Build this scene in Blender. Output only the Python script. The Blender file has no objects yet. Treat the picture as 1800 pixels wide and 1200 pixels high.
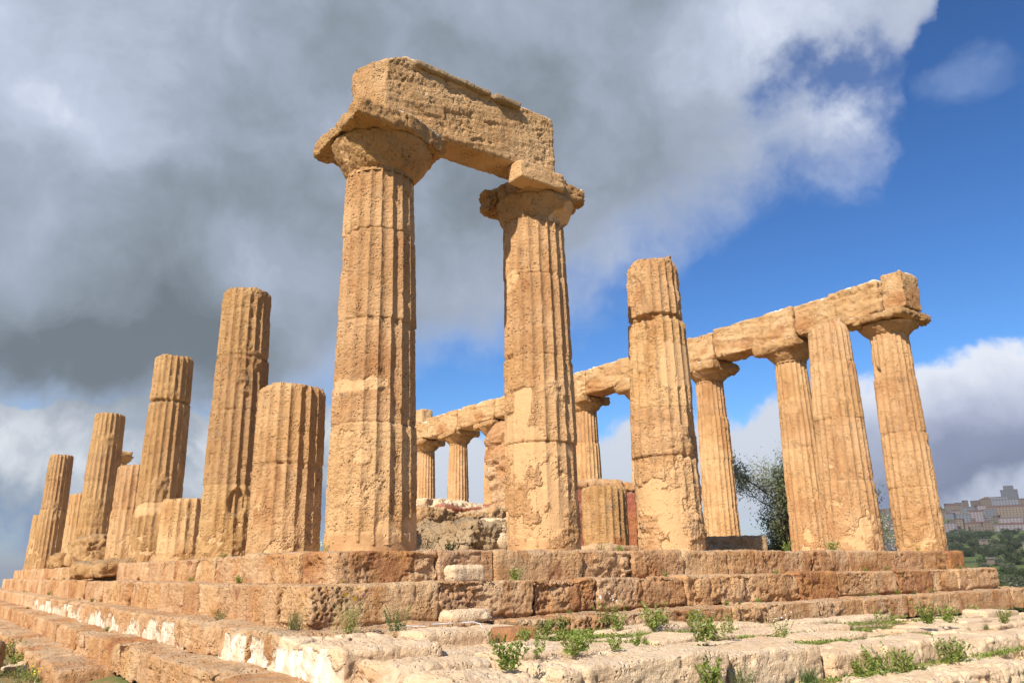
import bpy, math, random
import numpy as np
from mathutils import Matrix, Vector

# ------------------------------------------------------------------ camera, light, exposure
scene = bpy.context.scene
COL = scene.collection
CAM = np.array([-4.817, -9.798, -0.303])
YAW, PITCH, ROLL = 0.927734, 0.287603, -0.014587
fw = Vector((math.cos(PITCH) * math.cos(YAW), math.cos(PITCH) * math.sin(YAW), math.sin(PITCH)))
rt = Vector((math.sin(YAW), -math.cos(YAW), 0))
up = rt.cross(fw)
r2 = math.cos(ROLL) * rt + math.sin(ROLL) * up
u2 = -math.sin(ROLL) * rt + math.cos(ROLL) * up
cd = bpy.data.cameras.new('camera')
cam = bpy.data.objects.new('camera', cd)
COL.objects.link(cam)
cd.sensor_width = 36
cd.lens = 1346.93 / 1800 * 36
cd.clip_start = 0.05
cd.clip_end = 60000
m = Matrix((r2, u2, -fw)).transposed().to_4x4()
m.translation = Vector(CAM)
cam.matrix_world = m
scene.camera = cam

SUN_AZ, SUN_EL = math.radians(-157), math.radians(39)      # azimuth measured from +x (north) towards +y (west)
sl = bpy.data.lights.new('sun', 'SUN')
sl.energy = 5.0
sl.angle = math.radians(0.5)
sl.color = (1.0, 0.91, 0.78)
sun = bpy.data.objects.new('sun', sl)
COL.objects.link(sun)
sdir = Vector((math.cos(SUN_EL) * math.cos(SUN_AZ), math.cos(SUN_EL) * math.sin(SUN_AZ), math.sin(SUN_EL)))
sun.rotation_euler = sdir.to_track_quat('Z', 'Y').to_euler()
scene.view_settings.view_transform = 'Standard'
scene.view_settings.look = 'None'
scene.view_settings.exposure = 0.50
scene.view_settings.gamma = 1.0
scene.render.engine = 'CYCLES'
scene.cycles.max_bounces = 5
scene.cycles.diffuse_bounces = 3
scene.cycles.use_denoising = True


class NT:
    """small helper for writing node trees"""
    def __init__(s, tree):
        s.t = tree
        s.t.nodes.clear()

    def n(s, typ, **kw):
        nd = s.t.nodes.new(typ)
        for k, v in kw.items():
            if k.startswith('_'):
                setattr(nd, k[1:], v)
        for k, v in kw.items():
            if not k.startswith('_'):
                key = int(k[1:]) if k[0] == 'i' and k[1:].isdigit() else k.replace('__', ' ')
                s.set(nd.inputs[key], v)
        return nd

    def set(s, sock, v):
        if hasattr(v, 'is_output') or isinstance(v, bpy.types.NodeSocket):
            s.t.links.new(v, sock)
        else:
            if isinstance(v, (tuple, list)) and sock.type == 'RGBA' and len(v) == 3:
                v = (*v, 1)
            sock.default_value = v

    def math(s, op, a, b=0.0, c=0.0, clamp=False):
        nd = s.n('ShaderNodeMath', _operation=op, _use_clamp=clamp, i0=a, i1=b, i2=c)
        return nd.outputs[0]

    def vmath(s, op, a, b=(0, 0, 0)):
        nd = s.n('ShaderNodeVectorMath', _operation=op, i0=a)
        if op == 'SCALE':
            s.set(nd.inputs['Scale'], b)
        else:
            s.set(nd.inputs[1], b)
        return nd.outputs[1] if op in ('LENGTH', 'DOT_PRODUCT') else nd.outputs[0]

    def noise(s, vec, scale, detail=4.0, rough=0.55, dist=0.0, col=False):
        nd = s.n('ShaderNodeTexNoise', Vector=vec, Scale=scale, Detail=detail, Roughness=rough, Distortion=dist)
        return nd.outputs[1] if col else nd.outputs[0]

    def ramp(s, f, pts, interp='LINEAR'):
        nd = s.n('ShaderNodeValToRGB', i0=f)
        nd.color_ramp.interpolation = interp
        e = nd.color_ramp.elements
        while len(e) > 1:
            e.remove(e[-1])
        for i, (p, c) in enumerate(pts):
            if not isinstance(c, (tuple, list)):
                c = (c, c, c)
            if i == 0:
                e[0].position = p
                e[0].color = (*c, 1)
            else:
                el = e.new(p)
                el.color = (*c, 1)
        return nd.outputs[0]

    def smooth(s, v, a, b):
        return s.n('ShaderNodeMapRange', _interpolation_type='SMOOTHSTEP', i0=v, i1=a, i2=b, i3=0.0, i4=1.0).outputs[0]

    def mix(s, f, a, b):
        nd = s.n('ShaderNodeMix', _data_type='RGBA', _clamp_factor=True)
        s.set(nd.inputs[0], f)
        s.set(nd.inputs[6], a)
        s.set(nd.inputs[7], b)
        return nd.outputs[2]

    def curve(s, v, pts):
        nd = s.n('ShaderNodeFloatCurve', Value=v)
        cm = nd.mapping
        cm.use_clip = False
        c = cm.curves[0]
        while len(c.points) > 2:
            c.points.remove(c.points[1])
        c.points[0].location = pts[0]
        c.points[1].location = pts[-1]
        for p in pts[1:-1]:
            c.points.new(*p)
        for q in c.points:
            q.handle_type = 'VECTOR'
        cm.update()
        return nd.outputs[0]


# ------------------------------------------------------------------ sky: Nishita blue with cloud banks by direction
world = bpy.data.worlds.new('World')
scene.world = world
world.use_nodes = True
W = NT(world.node_tree)
tc = W.n('ShaderNodeTexCoord').outputs['Generated']
skyn = W.n('ShaderNodeTexSky', _sky_type='NISHITA', _sun_disc=False, _sun_elevation=SUN_EL,
           _sun_rotation=math.pi / 2 - SUN_AZ, _air_density=1.0, _dust_density=0.3, _ozone_density=4.5, _altitude=120)
hue = W.n('ShaderNodeHueSaturation', Saturation=1.15, Value=1.18, Color=skyn.outputs[0])
d = W.vmath('NORMALIZE', tc)
warpc = W.noise(d, 5.5, 6.0, 0.55, col=True)
warp = W.vmath('SCALE', W.vmath('SUBTRACT', warpc, (0.5, 0.5, 0.5)), 0.17)
dw = W.vmath('ADD', d, warp)
sx = W.n('ShaderNodeSeparateXYZ', i0=dw)
DX, DY, DZ = sx.outputs[0], sx.outputs[1], sx.outputs[2]
hyp = W.math('SQRT', W.math('ADD', W.math('MULTIPLY', DX, DX), W.math('MULTIPLY', DY, DY)))
AZ = W.math('MULTIPLY', W.math('ARCTAN2', DY, DX), 180 / math.pi)
EL = W.math('MULTIPLY', W.math('ARCTAN2', DZ, hyp), 180 / math.pi)
azn = W.math('DIVIDE', AZ, 100.0, clamp=True)
n1 = W.noise(dw, 6.0, 8.0, 0.58)
n2 = W.noise(dw, 2.6, 5.0, 0.5)
n3 = W.noise(d, 17.0, 7.0, 0.6)
# lower boundary of the big upper cloud deck, elevation against azimuth / 100
e1 = W.curve(azn, [(0.0, .95), (.15, .80), (.195, .70), (.212, .36), (.225, .305), (.25, .265), (.305, .262), (.35, .25), (.41, .215),
                   (.47, .185), (.53, .168), (.60, .150), (.66, .125), (.72, .09), (.80, .08), (1.0, .07)])
up_d = W.math('SUBTRACT', W.math('DIVIDE', EL, 100.0), e1)
up_d = W.math('ADD', up_d, W.math('MULTIPLY', W.math('SUBTRACT', n1, 0.5), 0.10))
up_d = W.math('ADD', up_d, W.math('MULTIPLY', W.math('SUBTRACT', n3, 0.5), 0.035))
up_m = W.smooth(up_d, -0.020, 0.055)
# the torn blue window near its right end
hx = W.math('DIVIDE', W.math('SUBTRACT', AZ, 27.0), 6.2)
hy = W.math('DIVIDE', W.math('SUBTRACT', EL, 32.2), 2.7)
hd = W.math('SQRT', W.math('ADD', W.math('MULTIPLY', hx, hx), W.math('MULTIPLY', hy, hy)))
hd = W.math('ADD', hd, W.math('MULTIPLY', W.math('SUBTRACT', n3, 0.5), 2.2))
hole = W.math('SUBTRACT', 1.0, W.smooth(hd, 0.2, 1.5))
up_m = W.math('MULTIPLY', up_m, W.math('SUBTRACT', 1.0, W.math('MULTIPLY', hole, 0.92)))
# upper cloud colour: slate grey with lighter billows
lum = W.math('ADD', W.curve(azn, [(0.0, .56), (.22, .52), (.35, .44), (.50, .36), (.60, .35), (.72, .37), (.80, .41), (.88, .48), (1.0, .48)]),
             W.math('MULTIPLY', W.math('SUBTRACT', n2, 0.5), .75))
lum = W.math('ADD', lum, W.math('MULTIPLY', W.math('SUBTRACT', n1, 0.5), 0.85))
lum = W.math('ADD', lum, W.math('MULTIPLY', W.math('SUBTRACT', n3, 0.5), 0.22))
lum = W.math('ADD', lum, W.math('MULTIPLY', W.math('SUBTRACT', 1.0, W.smooth(up_d, 0.0, 0.08)), 0.05))
lum = W.math('ADD', lum, W.curve(W.math('DIVIDE', EL, 100.0, clamp=True), [(0, 0), (.08, -.02), (.13, -.09), (.2, -.02), (.32, .10), (.42, .08), (1, .1)]))
for (ba, be, bsa, bse, bam) in [(74.8, 32.5, 6.6, 4.6, -0.13), (74.4, 24.5, 6.3, 3.5, -0.14), (84.2, 13.9, 6.6, 2.9, -0.24), (77.0, 15.5, 5.8, 3.5, -0.10), (41.4, 27.2, 6.6, 2.8, -0.05), (54.8, 29.0, 4.3, 4.8, -0.08), (88.6, 28.7, 3.7, 2.6, 0.14), (81.5, 27.2, 4.6, 2.5, 0.12), (72.9, 21.9, 5.0, 2.4, 0.08), (57.6, 20.7, 7.2, 2.5, 0.10), (32.1, 36.2, 8.2, 3.1, 0.26), (26.0, 29.7, 4.1, 2.1, 0.28), (44.9, 21.7, 4.8, 2.5, 0.14), (62.8, 38.8, 7.5, 2.1, 0.05), ]:
    qa = W.math('POWER', W.math('ABSOLUTE', W.math('DIVIDE', W.math('SUBTRACT', AZ, ba), bsa)), 2.0)
    qe = W.math('POWER', W.math('ABSOLUTE', W.math('DIVIDE', W.math('SUBTRACT', EL, be), bse)), 2.0)
    lum = W.math('ADD', lum, W.math('MULTIPLY', W.math('EXPONENT', W.math('MULTIPLY', W.math('ADD', qa, qe), -1.0)), bam * 1.75))
upc = W.ramp(lum, [(0.0, (.112, .138, .160)), (.25, (.190, .224, .268)), (.5, (.27, .312, .39)), (.75, (.39, .435, .54)), (1.0, (.64, .68, .75))])
# lower cumulus bank
e2 = W.curve(azn, [(0, .14), (.12, .145), (.183, .138), (.216, .134), (.243, .126), (.28, .113), (.31, .108), (.364, .110), (.41, .098), (.465, .088),
                   (.53, .085), (.60, .105), (.64, .11), (.70, .13), (.80, .115), (1.0, .115)])
lo_d = W.math('SUBTRACT', e2, W.math('DIVIDE', EL, 100.0))
lo_e = W.math('ADD', lo_d, W.math('MULTIPLY', W.math('SUBTRACT', n1, 0.5), 0.045))
lo_m = W.smooth(lo_e, -0.002, 0.008)
gap = W.smooth(W.math('ADD', W.math('DIVIDE', EL, 100.0), W.math('MULTIPLY', W.math('SUBTRACT', n1, .5), .10)), .012, .042)
lo_m = W.math('MULTIPLY', lo_m, W.math('ADD', 0.45, W.math('MULTIPLY', gap, 0.55)))
shade = W.ramp(W.math('ADD', lo_e, W.math('MULTIPLY', W.math('SUBTRACT', n2, 0.5), 0.07)),
               [(0.0, (.66, .68, .72)), (.010, (.60, .63, .70)), (.028, (.40, .44, .55)), (.055, (.20, .23, .33)), (.075, (.16, .19, .28)), (.09, (.44, .48, .58)), (.12, (.36, .43, .57))])
shadeL = W.ramp(W.math('ADD', lo_d, W.math('MULTIPLY', W.math('SUBTRACT', n1, 0.5), 0.36)),
                [(0.0, (.56, .59, .63)), (.03, (.40, .44, .49)), (.06, (.23, .29, .36)), (.09, (.13, .22, .38)), (.13, (.11, .20, .40))])
shade = W.mix(W.smooth(AZ, 55.0, 68.0), W.mix(W.smooth(AZ, 27.0, 33.0), shade, (.50, .54, .61)), shadeL)
# a thin wisp high on the right
wx = W.math('DIVIDE', W.math('SUBTRACT', AZ, 19.0), 2.6)
wy = W.math('DIVIDE', W.math('SUBTRACT', EL, 31.0), 1.1)
wd = W.math('SQRT', W.math('ADD', W.math('MULTIPLY', wx, wx), W.math('MULTIPLY', wy, wy)))
wm = W.math('MULTIPLY', W.math('SUBTRACT', 1.0, W.smooth(wd, 0.2, 1.3)), W.math('MULTIPLY', n3, 0.35))
cl = W.mix(up_m, shade, upc)
msk = W.math('MAXIMUM', W.math('MAXIMUM', up_m, lo_m), wm, clamp=True)
cl = W.mix(W.smooth(wm, 0.02, 0.1), cl, (.5, .6, .78))
gm = W.n('ShaderNodeGamma', Color=hue.outputs[0], Gamma=1.3)
bg1 = W.n('ShaderNodeBackground', Color=gm.outputs[0], Strength=0.052)
bg2 = W.n('ShaderNodeBackground', Color=cl, Strength=1.0)
mx = W.n('ShaderNodeMixShader', i0=msk, i1=bg1.outputs[0], i2=bg2.outputs[0])
wo = W.n('ShaderNodeOutputWorld', Surface=mx.outputs[0])
world.cycles.sampling_method = 'MANUAL'
world.cycles.sample_map_resolution = 512


# ------------------------------------------------------------------ numpy noise
def _hash(ix, iy, iz, seed):
    h = (ix * 374761393 + iy * 668265263 + iz * 2147483647 + seed * 1274126177) & 0xFFFFFFFF
    h = ((h ^ (h >> 13)) * 1274126177) & 0xFFFFFFFF
    h = ((h ^ (h >> 16)) * 2246822519) & 0xFFFFFFFF
    return (h ^ (h >> 15)) & 0xFFFFFFFF


def vnoise(P, seed=0):
    """value noise in -1..1 at points P (n,3)"""
    I = np.floor(P).astype(np.int64)
    F = P - I
    F = F * F * F * (F * (F * 6 - 15) + 10)
    out = np.zeros(len(P))
    for dx in (0, 1):
        wx_ = F[:, 0] if dx else 1 - F[:, 0]
        for dy in (0, 1):
            wy_ = F[:, 1] if dy else 1 - F[:, 1]
            for dz in (0, 1):
                wz_ = F[:, 2] if dz else 1 - F[:, 2]
                out += wx_ * wy_ * wz_ * (_hash(I[:, 0] + dx, I[:, 1] + dy, I[:, 2] + dz, seed) / 2147483648.0 - 1)
    return out


def fbm(P, scale=1.0, octs=4, seed=0, gain=0.5, ridged=False):
    out = np.zeros(len(P))
    a = 1.0
    tot = 0.0
    Q = np.asarray(P, float) * scale
    for o in range(octs):
        v = vnoise(Q, seed + o * 17)
        if ridged:
            v = 1 - 2 * np.abs(v)
        out += a * v
        tot += a
        a *= gain
        Q = Q[:, [1, 2, 0]] * 2.03 + 11.3
    return out / tot


def cells(P, scale, seed=0):
    """distance to nearest jittered cell point, 0..~1"""
    Q = np.asarray(P, float) * scale
    I = np.floor(Q).astype(np.int64)
    best = np.full(len(Q), 9.0)
    for dx in (-1, 0, 1):
        for dy in (-1, 0, 1):
            for dz in (-1, 0, 1):
                c = I + (dx, dy, dz)
                j = [_hash(c[:, 0], c[:, 1], c[:, 2], seed + k * 31) / 4294967296.0 for k in range(3)]
                dd = (c[:, 0] + j[0] - Q[:, 0]) ** 2 + (c[:, 1] + j[1] - Q[:, 1]) ** 2 + (c[:, 2] + j[2] - Q[:, 2]) ** 2
                best = np.minimum(best, dd)
    return np.sqrt(best)


def sstep(x, a, b):
    t = np.clip((x - a) / (b - a), 0, 1)
    return t * t * (3 - 2 * t)


def strata(P, seed=0, tilt=0.25, freq=9.0):
    """weathered bedding ridges, tilted, in -1..1"""
    Q = np.stack([P[:, 0] * 0.9, P[:, 1] * 0.9, (P[:, 2] + tilt * (P[:, 0] - P[:, 1])) * freq], 1)
    return fbm(Q, 1.0, 3, seed)


# ------------------------------------------------------------------ mesh builder
class MB:
    def __init__(s):
        s.v, s.f, s.a = [], [], {}
        s.nv = 0

    def add(s, V, F, **attrs):
        V = np.asarray(V, float)
        F = np.asarray(F, np.int64)
        for k in set(s.a) | set(attrs):
            if k not in s.a:
                s.a[k] = [np.zeros(s.nv)]
            s.a[k].append(np.asarray(attrs[k], float) if k in attrs else np.zeros(len(V)))
        s.v.append(V)
        s.f.append(F + s.nv)
        s.nv += len(V)

    def mesh(s, name, mats, smooth=True):
        me = bpy.data.meshes.new(name)
        V = np.concatenate(s.v)
        quads = [f for f in s.f if f.shape[1] == 4]
        tris = [f for f in s.f if f.shape[1] == 3]
        loops, starts, n = [], [], 0
        for grp, k in ((quads, 4), (tris, 3)):
            if grp:
                G = np.concatenate(grp)
                loops.append(G.ravel())
                starts.append(n + np.arange(len(G)) * k)
                n += G.size
        loops = np.concatenate(loops)
        starts = np.concatenate(starts)
        me.vertices.add(len(V))
        me.vertices.foreach_set('co', V.astype(np.float32).ravel())
        me.loops.add(len(loops))
        me.loops.foreach_set('vertex_index', loops.astype(np.int32))
        me.polygons.add(len(starts))
        me.polygons.foreach_set('loop_start', starts.astype(np.int32))
        me.update(calc_edges=True)
        me.polygons.foreach_set('use_smooth', np.full(len(starts), smooth))
        for k, v in s.a.items():
            at = me.attributes.new(k, 'FLOAT', 'POINT')
            at.data.foreach_set('value', np.concatenate(v).astype(np.float32))
        for mt in (mats if isinstance(mats, (list, tuple)) else [mats]):
            me.materials.append(mt)
        me.validate()
        return me

    def obj(s, name, mat, parent=None, loc=None, smooth=True):
        """vertices are in world space; loc becomes the object's origin"""
        base = np.zeros(3)
        if parent is not None:
            base = np.array(parent['_o'])
        elif loc is not None:
            base = np.array(loc, float)
        if base.any():
            s.v = [v - base for v in s.v]
        o = bpy.data.objects.new(name, s.mesh(name, mat, smooth))
        COL.objects.link(o)
        if parent is not None:
            o.parent = parent
            o['_o'] = list(base)
        else:
            o.location = base
            o['_o'] = list(base)
        return o


def tag(o, label=None, cat=None, group=None, kind='thing'):
    if label:
        o['label'] = label
    if cat:
        o['category'] = cat
    if group:
        o['group'] = group
    if kind:
        o['kind'] = kind
    return o


def thing(name, loc, label, cat, group=None):
    e = bpy.data.objects.new(name, None)
    COL.objects.link(e)
    e.location = loc
    e.empty_display_size = 0.2
    e['_o'] = [float(x) for x in loc]
    return tag(e, label, cat, group)


def dup(root, loc, rotz=0.0, scale=1.0, label=None, group=None):
    r = root.copy()
    COL.objects.link(r)
    r.location = loc
    r.rotation_euler = (0, 0, rotz)
    r.scale = (scale,) * 3 if not isinstance(scale, (tuple, list)) else scale
    if label:
        r['label'] = label
    if group:
        r['group'] = group
    for ch in list(root.children):
        c = ch.copy()
        COL.objects.link(c)
        c.parent = r
    return r


def grid_faces(nu, nv, wrap=False, off=0):
    """faces of a grid stored row-major: index = j*nu + i"""
    i = np.arange(nu if wrap else nu - 1)
    j = np.arange(nv - 1)
    I, J = np.meshgrid(i, j)
    I = I.ravel()
    J = J.ravel()
    I2 = (I + 1) % nu
    return np.stack([J * nu + I, J * nu + I2, (J + 1) * nu + I2, (J + 1) * nu + I], 1) + off


# ------------------------------------------------------------------ materials
def new_mat(name):
    mt = bpy.data.materials.new(name)
    mt.use_nodes = True
    return mt, NT(mt.node_tree)


def stone(name, light, warm, stain, grey, bump=0.5, pale=0.0, stain_amt=0.55, red=0.0, grey_amt=0.5, fine=1.0, rough=0.92):
    mt, T = new_mat(name)
    geo = T.n('ShaderNodeNewGeometry')
    pos = geo.outputs['Position']
    nrm = geo.outputs['Normal']
    big = T.noise(pos, 0.9, 4.0, 0.6)
    med = T.noise(pos, 3.3, 6.0, 0.62)
    fin = T.noise(pos, 21.0, 6.0, 0.65)
    st = T.noise(T.vmath('MULTIPLY', pos, (2.4, 2.4, 0.8)), 1.0, 5.0, 0.6, 0.4)
    base = T.mix(T.smooth(big, 0.36, 0.64), light, warm)
    base = T.mix(T.math('MULTIPLY', T.smooth(st, 0.52, 0.68), stain_amt), base, stain)
    # mottled grain
    mul = T.math('ADD', 0.80, T.math('MULTIPLY', med, 0.22))
    mul = T.math('ADD', mul, T.math('MULTIPLY', fin, 0.20))
    base = T.mix(1.0, base, base)
    hs = T.n('ShaderNodeHueSaturation', Color=base, Value=mul)
    base = hs.outputs[0]
    if red > 0:
        rn = T.noise(T.vmath('ADD', pos, (31.0, 7.0, 3.0)), 1.15, 4.0, 0.65)
        base = T.mix(T.math('MULTIPLY', T.smooth(rn, 0.60, 0.68), red), base, (.25, .075, .045))
    tint = T.n('ShaderNodeAttribute', _attribute_name='tint').outputs['Fac']
    base = T.n('ShaderNodeHueSaturation', Color=base, Value=T.math('ADD', 1.0, T.math('MULTIPLY', tint, .07)), Hue=T.math('ADD', .5, T.math('MULTIPLY', tint, .003))).outputs[0]
    dk = T.smooth(T.noise(T.vmath('MULTIPLY', pos, (6.0, 6.0, .6)), 1.0, 5.0, .65), .56, .72)
    base = T.mix(T.math('MULTIPLY', dk, T.math('MULTIPLY', T.smooth(big, .45, .6), .55)), base, (.22, .15, .09))
    # grey lichen on weathered tops and in patches
    sz = T.n('ShaderNodeSeparateXYZ', i0=nrm).outputs[2]
    gl = T.math('MULTIPLY', T.smooth(sz, 0.35, 0.9), T.smooth(med, 0.36, 0.58))
    ln = T.noise(T.vmath('ADD', pos, (5.0, 1.0, 9.0)), 2.1, 6.0, 0.7)
    gl = T.math('MAXIMUM', gl, T.math('MULTIPLY', T.smooth(ln, 0.57, 0.70), 0.75))
    base = T.mix(T.math('MULTIPLY', gl, grey_amt), base, grey)
    # mortar and lime plaster come from per-vertex masks set by the builder
    mo = T.n('ShaderNodeAttribute', _attribute_name='mortar').outputs['Fac']
    mort = T.mix(T.noise(pos, 1.7, 3.0), (.59, .36, .175), (.66, .415, .21))
    base = T.mix(mo, base, mort)
    wh = T.n('ShaderNodeAttribute', _attribute_name='white').outputs['Fac']
    base = T.mix(wh, base, T.mix(T.smooth(T.noise(T.vmath('MULTIPLY', pos, (7.0, 7.0, 2.2)), 1.0, 6.0, .65), .42, .62), (.80, .73, .60), (.64, .51, .36)))
    rd = T.n('ShaderNodeAttribute', _attribute_name='ochre').outputs['Fac']
    base = T.mix(rd, base, T.mix(T.smooth(med, .4, .6), (.50, .24, .085), (.38, .155, .065)))
    # pits and grain relief
    vor = T.n('ShaderNodeTexVoronoi', Vector=T.vmath('ADD', pos, T.vmath('SCALE', T.noise(pos, 9.0, 3.0, col=True), 0.06)), Scale=24.0)
    pit = T.math('MULTIPLY', T.math('SUBTRACT', 1.0, T.smooth(vor.outputs['Distance'], 0.08, 0.42)), T.smooth(T.noise(pos, 5.0, 3.0), .46, .62))
    h = T.math('ADD', T.math('MULTIPLY', fin, 0.9), T.math('MULTIPLY', T.noise(pos, 70.0, 5.0, 0.7), 0.35))
    layer = T.noise(T.vmath('MULTIPLY', pos, (2.0, 2.0, 26.0)), 1.0, 4.0, 0.6)
    h = T.math('ADD', h, T.math('MULTIPLY', layer, 0.35))
    h = T.math('SUBTRACT', h, T.math('MULTIPLY', pit, 0.9))
    h = T.math('MULTIPLY', h, T.math('SUBTRACT', 1.0, T.math('MULTIPLY', T.math('MAXIMUM', mo, wh), 0.72)))
    bmp = T.n('ShaderNodeBump', Strength=bump, Distance=0.06 * fine, Height=h)
    pr = T.n('ShaderNodeBsdfPrincipled', Base__Color=base, Roughness=rough, Normal=bmp.outputs[0])
    pr.inputs['Specular IOR Level'].default_value = 0.15
    T.n('ShaderNodeOutputMaterial', Surface=pr.outputs[0])
    return mt


M_COL = stone('sandstone', (.70, .44, .22), (.58, .335, .15), (.45, .21, .08), (.40, .31, .21), bump=1.0, stain_amt=.6, grey_amt=.5)
M_CAP = stone('capital_sandstone', (.57, .35, .165), (.50, .285, .12), (.36, .185, .075), (.27, .215, .15), bump=1.0, grey_amt=.65)
M_STEP = stone('step_sandstone', (.70, .465, .265), (.61, .35, .165), (.47, .215, .075), (.50, .395, .27), bump=1.0, stain_amt=.8, red=.55, grey_amt=.6)
M_PALE = stone('pale_sunlit_stone', (.74, .565, .37), (.68, .48, .29), (.56, .36, .20), (.62, .50, .37), bump=0.7, stain_amt=.40, grey_amt=.5)  # pale stone, with the sunlight on flat paving put into its colour
M_DARK = stone('dark_weathered_stone', (.48, .35, .21), (.38, .255, .14), (.40, .23, .10), (.30, .245, .17), bump=1.0, grey_amt=.6)
M_RED = stone('burnt_red_stone', (.42, .15, .085), (.34, .12, .08), (.48, .22, .08), (.46, .33, .23), bump=0.9, stain_amt=.6)
M_BEAM = stone('beam_sandstone', (.69, .45, .235), (.59, .355, .165), (.46, .235, .085), (.40, .335, .235), bump=1.0, stain_amt=.5, grey_amt=.45)


def simple(name, c1, c2, scale=6.0, rough=0.9, bump=0.3, c3=None, spec=0.2):
    mt, T = new_mat(name)
    pos = T.n('ShaderNodeNewGeometry').outputs['Position']
    nz = T.noise(pos, scale, 5.0, 0.6)
    c = T.mix(T.smooth(nz, 0.38, 0.62), c1, c2)
    if c3:
        c = T.mix(T.smooth(T.noise(pos, scale * .31, 4.0, .6), 0.5, 0.62), c, c3)
    b = T.n('ShaderNodeBump', Strength=bump, Distance=0.03, Height=T.noise(pos, scale * 5, 5.0, 0.6))
    pr = T.n('ShaderNodeBsdfPrincipled', Base__Color=c, Roughness=rough, Normal=b.outputs[0])
    pr.inputs['Specular IOR Level'].default_value = spec
    T.n('ShaderNodeOutputMaterial', Surface=pr.outputs[0])
    return mt


def leaf_mat(name, c1, c2, c3=None, trans=0.35, scale=3.0):
    mt, T = new_mat(name)
    g = T.n('ShaderNodeNewGeometry')
    ri = T.n('ShaderNodeObjectInfo').outputs['Random']
    pi_ = g.outputs['Random Per Island']
    c = T.mix(pi_, c1, c2)
    if c3:
        c = T.mix(T.smooth(T.noise(g.outputs['Position'], scale, 3.0), .5, .62), c, c3)
    c = T.n('ShaderNodeHueSaturation', Color=c, Value=T.math('ADD', .85, T.math('MULTIPLY', ri, .3))).outputs[0]
    df = T.n('ShaderNodeBsdfDiffuse', Color=c)
    tr = T.n('ShaderNodeBsdfTranslucent', Color=c)
    gl = T.n('ShaderNodeBsdfGlossy', Color=(.5, .5, .5), Roughness=.45)
    mx = T.n('ShaderNodeMixShader', i0=trans, i1=df.outputs[0], i2=tr.outputs[0])
    mx2 = T.n('ShaderNodeMixShader', i0=.05, i1=mx.outputs[0], i2=gl.outputs[0])
    T.n('ShaderNodeOutputMaterial', Surface=mx2.outputs[0])
    return mt


M_WEED = leaf_mat('weed_leaf', (.15, .235, .035), (.33, .38, .09), (.30, .30, .10))
M_WEED2 = leaf_mat('dark_weed_leaf', (.06, .12, .03), (.12, .20, .05))
M_STRAW = leaf_mat('straw_blade', (.30, .26, .11), (.22, .24, .08))
M_YEL = leaf_mat('yellow_petal', (.85, .62, .02), (.9, .7, .05), trans=.2)
M_WPET = leaf_mat('white_petal', (.75, .75, .75), (.7, .68, .72), trans=.2)
M_OLIVE = leaf_mat('olive_leaf', (.15, .175, .075), (.36, .37, .21), (.20, .23, .10), trans=.35)
M_BLOSSOM = leaf_mat('almond_blossom', (.62, .56, .58), (.42, .36, .36), trans=.2)
M_BARK = simple('bark', (.10, .075, .055), (.05, .04, .03), 14.0)
M_FOL = leaf_mat('distant_foliage', (.030, .045, .018), (.075, .092, .035), (.05, .075, .02), trans=.15, scale=.05)
M_FOLG = leaf_mat('distant_grey_foliage', (.085, .10, .06), (.13, .145, .09), trans=.15)
M_MORTAR = simple('mortar', (.46, .26, .12), (.56, .35, .17), 2.5, bump=.6)


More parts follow.
